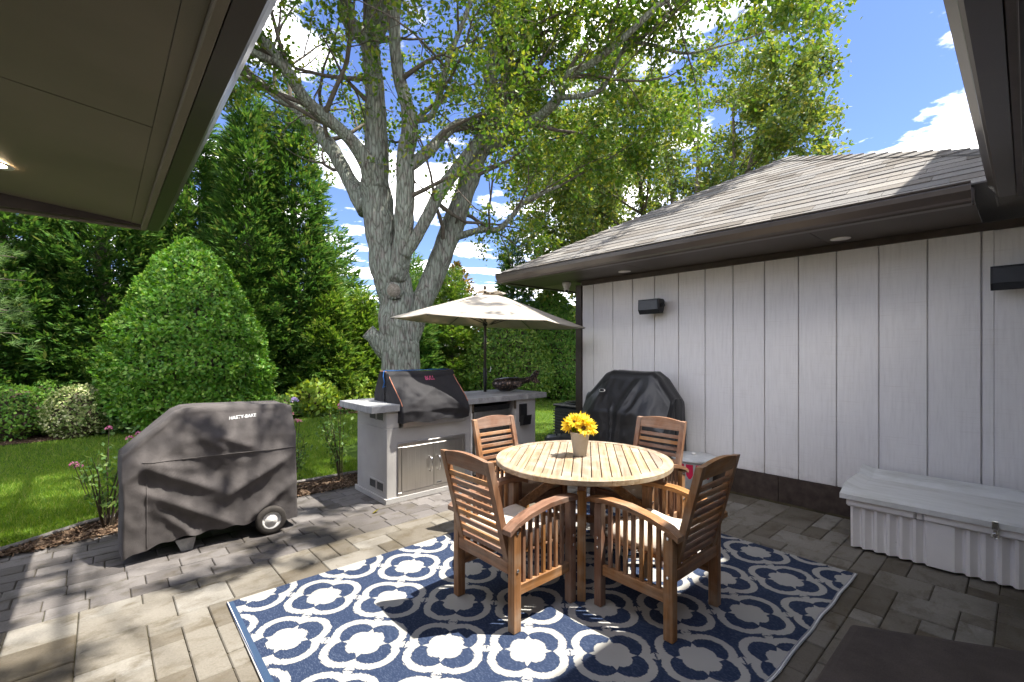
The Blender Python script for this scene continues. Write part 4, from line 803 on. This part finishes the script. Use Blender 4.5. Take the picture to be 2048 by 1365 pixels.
def blob(name, label, cat, x, y, h, r, mat, n, ls, prof, seed, group=None, ry=None, core=True, amp=.06, deep=.22, z0=.02):
    t = thing(name, label, cat, (x, y, .03), 0, group); ry = ry or r
    f = rng.uniform(0, 1, n*2); th = rng.uniform(0, 2*np.pi, n*2); w = prof(f); keep = rng.uniform(0, 1, n*2) < (w/w.max())*.8+.2; keep &= (sn(th*1.6, f*9, seed+3) > -.62) | (rng.uniform(0, 1, n*2) < .45); f, th = f[keep][:n], th[keep][:n]; n = len(f); w = prof(f)
    rr = w*(1+amp*sn(th, f*6, seed)+amp*.6*sn(th*4, f*17, seed+2)); dep = 1-deep*rng.uniform(0, 1, n)**2.2+np.maximum(0, rng.normal(size=n)-1.6)*.05
    P = np.c_[np.cos(th)*rr*r*dep, np.sin(th)*rr*ry*dep, z0+f*h*(1-.02*(1-dep))]
    e = 1e-2; sl_ = (prof(np.minimum(f+e, 1))-prof(np.maximum(f-e, 0)))/(2*e)*r/h
    nr = unit(np.c_[np.cos(th), np.sin(th), -sl_]); d = unit(nr*.25+rv(n)*.8+np.array([0, 0, .25])); L = ls*rng.uniform(.7, 1.25, n)
    leaves('foliage', P, d, nr+rv(n)*.6, L, L*rng.uniform(.5, .66, n), mat, t)
    if core:
        ff = np.linspace(0, 1, 22); na_ = 28; V = []
        for q in ff:
            for k in range(na_):
                a = 2*np.pi*k/na_; w_ = float(prof(np.array([q]))[0])*(1+amp*float(sn(np.array(a), np.array(q*6), seed)))*.80; V.append((math.cos(a)*w_*r, math.sin(a)*w_*ry, z0+q*h*.95))
        MB().add(V, [(i*na_+k, i*na_+(k+1) % na_, (i+1)*na_+(k+1) % na_, (i+1)*na_+k) for i in range(21) for k in range(na_)]).build('inner_twigs', 'stem', t, True)
    for k in range(3): a = k*2.1+seed; MB().tube([(.06*math.cos(a), .06*math.sin(a), -.03), (.1*math.cos(a), .1*math.sin(a), h*.3), (.25*r*math.cos(a), .25*r*math.sin(a), h*.6)], [.02+.02*r, .015+.015*r, .01], 6).build('stem', 'stem', t)
    return t
dome = lambda f: np.sqrt(np.maximum(0, 1-np.maximum(0, (f-.25)/.75)**2))*np.minimum(1, .72+f*1.4)
cone = lambda f: np.maximum(0, 1-np.maximum(0, (f-.22)/.78)**1.35)**.72*np.minimum(1, .80+f*1.0)
# rear fence
fence = thing('rear_fence', 'grey board privacy fence behind the evergreens', 'fence', (0, 15.6, 0))
fm = MB().box(-.088, .088, -.012, .012, .05, 1.66, .004).mesh('board', 'fence_board', False, False); pm = MB().box(-.06, .06, -.07, .06, 0, 1.80, .01).mesh('post', 'fence_board', False, False)
for k in range(80): ob('board', fm, fence, (-6.2+k*.18, 0, 0))
for k in range(7): ob('post', pm, fence, (-6.2+k*2.4, -.06, 0))
for z in (.3, 1.62): B('rail', 'fence_board', fence, -6.3, 8.2, -.05, -.013, z, z+.09)
front = [(-1.5, 13.2, 7.5, 1.9, 'dense evergreen at far left behind the low shrubs'), (.0, 13.4, 8.2, 1.9, 'tall dark evergreen behind the left side of the topiary'), (1.6, 14.0, 8.5, 1.9, 'tall evergreen rising behind the peak of the topiary'),
  (2.75, 12.9, 8.3, 1.55, 'tall evergreen just right of the clipped topiary'), (3.75, 12.75, 8.6, 1.5, 'tallest evergreen directly left of the oak trunk'), (4.35, 12.0, 3.4, 1.15, 'short bright green evergreen skirt left of the oak trunk'), (5.3, 12.1, 3.1, 1.1, 'short light green evergreen behind the oak trunk'),
  (6.6, 11.7, 3.7, 1.25, 'evergreen just right of the oak trunk behind the umbrella'), (7.9, 11.6, 4.0, 1.3, 'bushy evergreen behind the umbrella canopy'), (9.75, 10.9, 5.2, .95, 'pointed evergreen between the umbrella and outbuilding eave')]
for i, (x, y, h, r, lb) in enumerate(front): conifer('evergreen_tree', lb, x, y, h, r, 'conifer_light' if i in (5, 6, 8) else 'conifer_leaf', 6500 if h > 6 else 3600, i*3.1, .02 if i != 6 else .1, 9, 1.3 if h > 6 else 1.1)
for i, (x, y, h, r, lb) in enumerate([(-4.2, 15, 8, 2.1, 'dark evergreen in the back row at the left picture edge'), (-2.6, 17.4, 9, 2.3, 'dark back row evergreen behind the far left one'), (.7, 17.2, 9.5, 2.3, 'dark back row evergreen behind the topiary'), (3.3, 16.6, 9.0, 2.2, 'dark back row evergreen left of the oak'), (5.9, 16.2, 6.0, 2.1, 'dark back row evergreen behind the oak trunk'), (8.6, 15.6, 5.2, 2.0, 'dark back row evergreen right of the oak trunk')]):
    conifer('evergreen_tree', lb, x, y, h, r, 'conifer_leaf', 2600, 40+i*2.3, .01, 7, 1.9)
blob('copper_shrub', 'tall shrub with copper tinted leaves above the umbrella', 'shrub', 8.8, 12.6, 4.4, 1.3, 'copper_leaf', 6000, .12, cone, 3.3, None, None, False, .15, .5)
topi = blob('topiary', 'large clipped rounded green topiary behind the covered smoker', 'topiary', 1.36, 11.35, 3.72, 1.47, 'topiary_leaf', 46000, .085, lambda f: np.interp(f, [0, .1, .28, .525, .77, .9, .97, 1], [.85, .95, 1, .82, .54, .33, .16, .0]), 1.2, None, None, True, .075, .2)
blob('clipped_hedge', 'rounded clipped hedge right of the umbrella pole', 'hedge', 9.0, 10.35, 2.35, 1.35, 'conifer_light', 15000, .10, dome, 5.1, 'clipped hedges beyond the island', None, True, .07)
blob('clipped_hedge', 'tall rounded hedge left of the outbuilding corner', 'hedge', 11.2, 10.6, 3.5, 1.75, 'hedge_leaf', 24000, .10, cone, 7.7, 'clipped hedges beyond the island', None, True, .05)
blob('clipped_hedge', 'hedge peeking out directly beside the outbuilding corner post', 'hedge', 14.0, 11.2, 3.7, 1.6, 'hedge_leaf', 12000, .12, cone, 9.7, 'clipped hedges beyond the island', None, True, .05)
blob('variegated_shrub', 'pale variegated shrub left of the topiary', 'shrub', -.30, 11.15, .85, .48, 'variegated_leaf', 4200, .06, dome, 2.2, None, None, True, .14, .3)
blob('low_shrub', 'dark green low shrub at far left of the rear bed', 'shrub', -1.15, 11.6, .85, .62, 'hedge_leaf', 4200, .065, dome, 4.2, 'low shrubs in the rear bed', None, True, .14, .3)
blob('low_shrub', 'dark green low shrub between the variegated shrub and the far left one', 'shrub', -.72, 11.9, .9, .5, 'hedge_leaf', 3200, .065, dome, 6.2, 'low shrubs in the rear bed', None, True, .14, .3)
blob('low_shrub', 'sprawling green plant at the left foot of the topiary', 'shrub', .35, 10.95, .42, .38, 'rose_leaf', 1200, .08, dome, 8.2, 'low shrubs in the rear bed', None, False, .2, .5)
blob('hydrangea', 'lime green hydrangea left of the island counter', 'shrub', 3.72, 11.1, .72, .55, 'lime_leaf', 1500, .15, dome, 3.9, 'hydrangeas in the rear bed', None, True, .15, .4)
blob('hydrangea', 'yellow green shrub at the foot of the oak beside the grill cover', 'shrub', 4.75, 11.25, .9, .42, 'lime_leaf', 900, .10, dome, 5.9, 'hydrangeas in the rear bed', None, False, .2, .5)
hy = blob('hydrangea', 'small hydrangea with blue and pink blooms right of the smoker', 'shrub', 2.95, 11.0, .42, .42, 'rose_leaf', 900, .11, dome, 6.6, 'hydrangeas in the rear bed', None, True, .15, .3)
def bloom(parent, p, r, mat, n=60):
    d = rv(n); d[:, 2] = np.abs(d[:, 2])-.15; leaves('bloom', np.array(p)+d*r*.75, d+rv(n)*.5, d, r*.55, r*.45, mat, parent)
for p, r, mt in (((-.28, -.25, .33), .08, 'blue_petal'), ((-.05, -.4, .22), .075, 'blue_petal'), ((.2, -.3, .38), .08, 'blue_petal'), ((.35, -.15, .25), .085, 'pink_petal'), ((-.38, -.1, .2), .07, 'blue_petal'), ((.1, -.36, .12), .07, 'pink_petal')): bloom(hy, p, r, mt)
pf = thing('flower_clump', 'clump of low pink flowers in front of the lime hydrangea', 'flowers', (3.9, 10.72, .02)); k = 260
leaves('foliage', np.c_[rng.normal(size=(k, 2))*[.4, .07], rng.uniform(0, .12, k)], rv(k)+[0, 0, .6], rv(k), .07, .04, 'rose_leaf', pf)
for i in range(8): bloom(pf, (-.6+i*.17, rng.normal()*.06, .13+rng.uniform(0, .05)), .05, 'pink_petal', 40)
def rose(label, x, y, h, sp, nst, seed, blooms, nl=34):
    t = thing('rose_bush', label, 'rose bush', (x, y, .01), 0, 'rose bushes in the patio bed'); rs = np.random.default_rng(seed); P, D = [], []
    for k in range(nst):
        a = rs.uniform(0, 6.28); s_ = sp*rs.uniform(.3, 1); hh_ = h*rs.uniform(.65, 1); pts = [(0.03*math.cos(a), .03*math.sin(a), -.02), (s_*.35*math.cos(a), s_*.35*math.sin(a), hh_*.4), (s_*.8*math.cos(a+.2), s_*.8*math.sin(a+.2), hh_*.75), (s_*math.cos(a+.1), s_*math.sin(a+.1), hh_)]
        MB().tube(pts, [.007, .006, .004, .002], 5).build('stem', 'stem', t)
        for q in range(nl):
            u_ = rs.uniform(.25, 1)*3; i_ = min(int(u_), 2); w = u_-i_; p = np.array(pts[i_])*(1-w)+np.array(pts[i_+1])*w; P.append(p+rs.normal(size=3)*.045); D.append(rs.normal(size=3)+[0, 0, .3])
    P = np.array(P); n_ = len(P); leaves('foliage', P, np.array(D), np.array([0, 0, 1.])+rs.normal(size=(n_, 3))*.5, rs.uniform(.035, .065, n_), rs.uniform(.022, .034, n_), 'rose_leaf', t)
    for b in blooms: bloom(t, b, .026, 'pink_petal', 34); MB().tube([(b[0]*.6, b[1]*.6, b[2]*.5), (b[0], b[1], b[2])], .003, 5).build('stem', 'stem', t)
rose('rose bush with pink blooms left of the covered smoker', .03, 5.2, .74, .42, 11, 3, [(-.20, .02, .56), (.02, .25, .80), (.22, .16, .74), (.16, .22, .70), (-.17, .05, .53)], 26)
rose('rose bush between the covered smoker and the lawn', 1.52, 5.25, .62, .22, 6, 5, [(.05, .0, .74), (.09, .03, .72)])
rose('rose bush growing against the left side of the island', 2.06, 5.25, .85, .24, 8, 8, [(.02, .1, .86)], 40)
# main oak
OAK = {
  'trunk': [(4.16, 7.68, -0.1, 0.443), (4.16, 7.68, 0.33, 0.407), (4.14, 7.7, 0.97, 0.37), (4.12, 7.72, 1.53, 0.388), (4.08, 7.75, 2.08, 0.36), (4.07, 7.76, 2.54, 0.333), (3.92, 7.83, 3.09, 0.321), (3.81, 7.86, 3.72, 0.301), (3.72, 7.87, 4.25, 0.281), (3.68, 7.84, 4.68, 0.248)],
  'M': [(3.7, 7.85, 4.42, 0.271), (3.7, 7.82, 5.06, 0.217), (3.64, 7.74, 5.94, 0.187), (3.55, 7.68, 6.63, 0.176), (3.5, 7.67, 6.96, 0.175)],
  'ML': [(3.5, 7.67, 6.93, 0.158), (3.28, 7.73, 7.07, 0.138), (3.1, 7.75, 7.29, 0.124), (3.04, 7.61, 7.63, 0.109), (2.74, 7.47, 8.36, 0.088), (2.48, 7.17, 9.13, 0.057)],
  'MR': [(3.5, 7.67, 6.91, 0.158), (3.67, 7.58, 7.24, 0.141), (3.77, 7.56, 7.73, 0.133), (3.92, 7.62, 8.56, 0.117), (4.12, 7.72, 9.84, 0.092), (4.09, 7.87, 11.06, 0.056)],
  'L1a': [(3.67, 7.85, 4.23, 0.18), (3.49, 7.74, 4.78, 0.15), (3.22, 7.72, 5.1, 0.129), (2.8, 7.76, 5.38, 0.112), (2.48, 7.78, 5.56, 0.101), (2.19, 7.69, 5.83, 0.09), (1.92, 7.67, 6.1, 0.084), (1.64, 7.65, 6.33, 0.074), (1.23, 7.48, 6.67, 0.059), (0.86, 7.27, 7.13, 0.039)],
  'L1b': [(3.67, 8.12, 4.12, 0.203), (3.51, 8.53, 4.7, 0.161), (3.33, 8.96, 5.4, 0.14), (3.08, 9.45, 6.03, 0.134), (2.88, 9.89, 6.5, 0.121), (2.47, 10.66, 7.06, 0.094), (1.9, 11.57, 7.56, 0.065)],
  'C': [(3.98, 7.64, 2.8, 0.209), (4.01, 7.41, 3.49, 0.187), (3.99, 7.3, 4.17, 0.176), (3.95, 7.2, 4.93, 0.157), (3.95, 7.06, 5.48, 0.137), (3.79, 7.07, 6.01, 0.11), (3.67, 7.05, 6.53, 0.096), (3.64, 6.94, 7.31, 0.083), (3.64, 6.67, 7.96, 0.064), (3.49, 6.54, 9.04, 0.039)],
  'Cr': [(4.02, 7.0, 5.49, 0.069), (4.2, 6.78, 5.52, 0.06), (4.3, 6.62, 5.95, 0.055), (4.36, 6.5, 6.41, 0.051), (4.54, 6.27, 7.1, 0.042), (4.67, 6.02, 7.8, 0.033)],
  'D': [(3.95, 7.2, 4.66, 0.113), (4.36, 7.1, 5.08, 0.107), (4.87, 7.04, 5.66, 0.092), (5.4, 6.97, 5.95, 0.077), (5.96, 6.88, 6.47, 0.059), (6.53, 6.77, 7.15, 0.041)],
  'Rr': [(4.22, 7.63, 1.71, 0.231), (4.43, 7.57, 2.32, 0.224), (4.71, 7.46, 2.99, 0.217), (5.01, 7.32, 3.92, 0.21), (5.23, 7.19, 4.61, 0.197), (5.47, 7.05, 5.43, 0.184), (5.71, 6.91, 6.18, 0.175)],
  'RL': [(5.68, 6.93, 6.08, 0.136), (5.68, 6.93, 6.51, 0.122), (5.6, 6.93, 6.81, 0.116), (5.63, 6.77, 7.41, 0.105), (5.67, 6.61, 7.73, 0.095), (5.49, 6.49, 8.37, 0.079), (5.23, 6.32, 9.1, 0.053)],
  'RR': [(5.71, 6.91, 6.12, 0.146), (5.89, 6.81, 6.37, 0.137), (6.1, 6.75, 6.82, 0.134), (6.3, 6.71, 7.33, 0.13), (6.39, 6.76, 7.92, 0.121), (6.47, 6.82, 8.79, 0.102), (6.76, 6.7, 10.0, 0.072)],
  'R2': [(4.02, 7.4, 3.2, 0.12), (4.2, 7.2, 3.6, 0.115), (4.38, 7.08, 4.02, 0.116), (4.56, 7.06, 4.37, 0.126), (4.84, 7.0, 4.79, 0.124), (5.2, 6.96, 5.28, 0.127), (5.56, 6.9, 5.81, 0.125)],
  'E': [(5.52, 7.0, 5.4, 0.126), (5.71, 6.56, 5.5, 0.113), (5.77, 6.24, 5.66, 0.106), (5.86, 5.89, 5.69, 0.095), (5.92, 5.44, 5.89, 0.083), (5.89, 5.19, 6.16, 0.072), (6.02, 4.68, 6.24, 0.057), (6.21, 4.11, 6.54, 0.051), (6.38, 3.69, 6.82, 0.046), (6.6, 3.22, 6.99, 0.03)],
  'F_': [(5.01, 7.32, 3.65, 0.077), (5.25, 6.85, 3.76, 0.061), (5.47, 6.51, 3.76, 0.051), (5.59, 6.27, 3.96, 0.046), (5.73, 6.01, 4.23, 0.041), (6.02, 5.48, 4.41, 0.026)],
  'G': [(5.92, 5.44, 5.91, 0.052), (6.31, 4.83, 5.93, 0.042), (6.46, 4.42, 6.54, 0.033), (6.65, 4.11, 6.5, 0.033), (7.01, 3.66, 6.29, 0.024), (7.38, 3.2, 6.36, 0.016)],
  'O1': [(3.18, 7.75, 7.28, 0.086), (2.44, 7.07, 7.67, 0.068), (1.68, 6.28, 8.01, 0.047), (0.86, 5.8, 8.44, 0.027)],
  'O2': [(3.74, 7.38, 7.96, 0.087), (3.73, 6.05, 8.83, 0.065), (3.81, 4.91, 9.61, 0.044), (4.0, 3.8, 10.25, 0.027)],
  'O4': [(3.5, 7.67, 6.93, 0.12), (3.1, 6.3, 7.6, 0.09), (2.85, 4.9, 8.2, 0.065), (2.65, 3.3, 8.6, 0.05), (2.4, 2.0, 8.5, 0.035), (2.3, .7, 8.2, .02)],
  'O5': [(3.64, 6.94, 7.31, 0.09), (3.95, 5.6, 8.0, 0.065), (4.3, 4.3, 8.5, 0.045), (4.5, 3.0, 8.7, 0.025)],
  'O7': [(1.64, 7.65, 6.33, .07), (1.5, 6.2, 7.0, .05), (1.6, 4.6, 7.4, .04), (1.5, 3.2, 7.4, .03), (1.6, 1.7, 7.3, .02)],
  'O8': [(2.85, 4.9, 8.2, .05), (3.0, 3.4, 8.3, .035), (3.1, 2.2, 8.0, .02)],
  'O3': [(2.06, 7.68, 5.92, 0.062), (1.09, 7.34, 5.83, 0.047), (0.21, 7.32, 6.14, 0.033), (-0.6, 7.51, 6.49, 0.023)],
}

def spline(pts, n):
    A = np.array(pts); t = np.linspace(0, len(A)-1, n); out = []
    for q in t:
        i = min(int(q), len(A)-2); u_ = q-i; p0, p1, p2, p3 = A[max(i-1, 0)], A[i], A[i+1], A[min(i+2, len(A)-1)]
        out.append(.5*((2*p1)+(-p0+p2)*u_+(2*p0-5*p1+4*p2-p3)*u_*u_+(-p0+3*p1-3*p2+p3)*u_**3))
    return np.array(out)
class Grow:
    def __init__(s, seed): s.r = np.random.default_rng(seed); s.tw = MB(); s.br = MB(); s.lp = []; s.ld = []
    def branch(s, p, d, L, rad, lvl, up=.12, wob=.25, child=5, leaf=24, spread=.8, cl=.10):
        n = 5 if lvl else 7; pts = [np.array(p)]; d = unit(np.array(d))
        for i in range(n): d = unit(d+s.r.normal(size=3)*wob*.6+np.array([0, 0, up])*.5); pts.append(pts[-1]+d*L/n)
        rr = [max(rad*(1-.8*i/n), .003) for i in range(n+1)]
        (s.br if rad > .02 else s.tw).tube([tuple(q) for q in pts], rr, 8 if rad > .03 else 5 if rad > .012 else 3, 0, False)
        if lvl > 0:
            for k in range(child):
                u_ = .25+.75*(k+s.r.uniform())/child; i = min(int(u_*n), n-1); q = pts[i]*(1-(u_*n-i))+pts[i+1]*(u_*n-i) if u_ < 1 else pts[-1]
                dd = unit(unit(pts[i+1]-pts[i])*.7+unit(s.r.normal(size=3))*spread); s.branch(q, dd, L*s.r.uniform(.38, .62), rr[i]*.55, lvl-1, up, wob, child, leaf, spread, cl)
        else:
            for k in range(leaf):
                u_ = s.r.uniform(.15, 1.05); i = min(int(u_*n), n-1); s.lp.append(pts[i]+(pts[i+1]-pts[i])*(u_*n-i)+s.r.normal(size=3)*cl); s.ld.append(unit(pts[i+1]-pts[i])*.6+s.r.normal(size=3)*.7)
    def finish(s, t, lm, bm_, L0, L1, cull=None):
        P, Dd = np.array(s.lp), np.array(s.ld)
        if cull is not None: k_ = cull(P); P, Dd = P[k_], Dd[k_]
        n = len(P); L = s.r.uniform(L0, L1, n); Dd = unit(Dd)-np.array([0, 0, .25])
        leaves('crown', P, Dd, np.array([0, 0, .9])+s.r.normal(size=(n, 3))*.6, L, L*s.r.uniform(.5, .7, n), lm, t)
        if s.br.v: stuff(s.br.build('branches', bm_, t, True, False))
        if s.tw.v: stuff(s.tw.build('twigs', bm_, t, True, False))
        print('leaves', n, 'twig verts', len(s.tw.v), len(s.br.v))
oak = thing('oak_tree', 'large oak with many lichen covered limbs behind the kitchen island', 'tree', (0, 0, 0)); tr = MB(); G = Grow(5)
for nm, pts in OAK.items():
    sp_ = spline(pts, len(pts)*5); big = pts[0][3] > .12
    if nm == 'trunk': sp_[0][2] = -.1; sp_[0, 3] *= 1.25; sp_[1, 3] *= 1.12
    tr.tube([tuple(q[:3]) for q in sp_], [max(q[3]*.94, .006) for q in sp_], 18 if big else 10, .22 if big else .15, True, 3.2 if big else 6)
    if nm == 'trunk': continue
    n = len(sp_); A0 = .30 if nm in ('M', 'Rr', 'R2') else .22
    cnt = {'M': 3, 'Rr': 4, 'R2': 2, 'Cr': 5, 'G': 4, 'F_': 5, 'E': 11, 'D': 7, 'O4': 10, 'O5': 7, 'O8': 5, 'O7': 8, 'O1': 9, 'O2': 9, 'O3': 8, 'C': 8, 'L1a': 9, 'L1b': 9}.get(nm, 8)
    for k in range(cnt):
        u_ = A0+(1-A0)*(k+G.r.uniform())/cnt; i = min(int(u_*(n-1)), n-2); q = sp_[i]; ax = unit(sp_[i+1][:3]-sp_[i][:3]); ctr = np.array([3.9, 7.4, 6.0])
        out_ = unit(q[:3]-ctr); d = unit(ax*.5+out_*.35+unit(G.r.normal(size=3))*.9+np.array([0, 0, .15])); G.branch(q[:3], d, G.r.uniform(1.3, 2.4), min(q[3]*.45, .045), 2, .10, .3, 4, 50, .9, .075)
    e = sp_[-1]; G.branch(e[:3], unit(sp_[-1][:3]-sp_[-3][:3]), 1.6, e[3]*.8, 2, .05, .3, 5, 50, .9, .075)
tk = tr.build('trunk', 'bark', oak, True)
for a, b, r0, r1 in (((4.02, 7.80, 1.45), (3.585, 7.93, 1.86), .22, .135), ((4.05, 7.72, 2.55), (3.862, 7.475, 2.58), .16, .15)):   # sawn-off limb stubs
    a, b = np.array(a), np.array(b); st_ = MB().tube([tuple(a+(b-a)*q) for q in (0, .4, .8, 1)], [r0*1.15, r0, r1*1.02, r1], 16, .12).build('branch_stub', 'bark', oak, True)
    dd = unit(b-a); MB().tube([tuple(b-dd*.02), tuple(b+dd*.006)], [r1*.80, r1*.78], 16, .1).build('sawn_face', 'cut_wood', st_, True)
def oak_keep(P):                                               # bare inner limbs; leaves culled so sun reaches the rug, topiary and evergreens
    q = G.r.uniform(size=len(P)); z = P[:, 2]; k = (z > 3.2) & ~((P[:, 1]+.3*z < 3.35) & (P[:, 0]-.3*z > .5))
    k &= (q < .55) | (np.hypot(P[:, 0]-4.6, P[:, 1]-7.2) > 2.3) | (z > 8.5)
    k &= (q < .22) | (np.hypot(P[:, 0]-.3*(z-2.5)-1.36, P[:, 1]+.3*(z-2.5)-11.35) > 1.5)
    k &= (q < .5) | (P[:, 1]+.3*(z-4) < 11.2)
    xs_, ys_ = P[:, 0]-.3*z, P[:, 1]+.3*z                      # leaves thinned in clumps by shadow position, leaving sunlit patches on the patio
    k &= ((sn(xs_*1.5, ys_*1.5, 2.4)+.35*sn(xs_*4, ys_*4, 6.) > .22) & (q < .7)) | ~((xs_ > -1.5) & (xs_ < 4.4) & (ys_ < 5.6))
    return k
G.finish(oak, 'oak_leaf', 'bark_far', .065, .11, oak_keep)
# second oak beyond the outbuilding
o2_ = thing('oak_tree', 'sunlit oak with several thin trunks rising behind the outbuilding roof', 'tree', (0, 0, 0)); G = Grow(9); bx_, by_ = 14.0, 8.5
for k in range(9):
    a = 2*math.pi*k/9+.3; sprd = .25+.45*((k*7) % 5)/5; d = np.array([math.cos(a)*sprd, math.sin(a)*sprd, 1.]); p = np.array([bx_+.25*math.cos(a), by_+.25*math.sin(a), 0]); L = G.r.uniform(9, 12.5) if sprd < .5 else G.r.uniform(7.5, 10); n = 12; pts = [p]; dd = unit(d)
    for i in range(n): dd = unit(dd+G.r.normal(size=3)*.05+np.array([0, 0, .03 if i > 4 else .06])); pts.append(pts[-1]+dd*L/n)
    rr = [.17*(1-.85*i/n) for i in range(n+1)]; G.br.tube([tuple(q) for q in pts], rr, 9, .12, False, 3)
    for j in range(11):
        u_ = .26+.74*(j+G.r.uniform())/11; i = min(int(u_*n), n-1); q = pts[i]+(pts[i+1]-pts[i])*(u_*n-i); o_ = unit(q-np.array([bx_, by_, q[2]-.5])); G.branch(q, unit(o_*.75+unit(G.r.normal(size=3))*.7+np.array([0, 0, .35])), G.r.uniform(2.1, 3.3)*(1.15-.5*u_), rr[i]*.5, 2, .10, .25, 5, 40, .85, .13)
G.finish(o2_, 'oak_leaf_far', 'bark_far', .10, .17)
# pine reaching in from the left
pn = thing('pine_tree', 'pale long needled pine reaching in at the left edge', 'tree', (-2.7, 10.6, 0)); MB().tube([(0, 0, -.1), (.05, 0, 2.5), (0, 0, 6)], [.16, .13, .05], 10, .2).build('trunk', 'bark_far', pn, True); tw = MB(); P, Dd = [], []
for k in range(26):
    z = rng.uniform(1.3, 4.6); a = rng.uniform(-1.1, .5); L = rng.uniform(1.1, 2.0); d = np.array([math.cos(a), math.sin(a), .05]); tw.tube([(0, 0, z), tuple(d*L*.5+[0, 0, z+.1]), tuple(d*L+[0, 0, z+.02])], [.025, .015, .006], 5)
    for j in range(9):
        q = d*L*rng.uniform(.45, 1)+np.array([0, 0, z+.05])+rng.normal(size=3)*.12; m_ = 42; P.append(np.repeat(q[None], m_, 0)+rng.normal(size=(m_, 3))*.02); Dd.append(unit(d*.9+rng.normal(size=(m_, 3))*.65+[0, 0, .15]))
stuff(tw.build('branches', 'bark_far', pn, True)); P = np.concatenate(P); n = len(P); leaves('crown', P, np.concatenate(Dd), rv(n), rng.uniform(.12, .2, n), .008, 'pine_needle', pn, True)
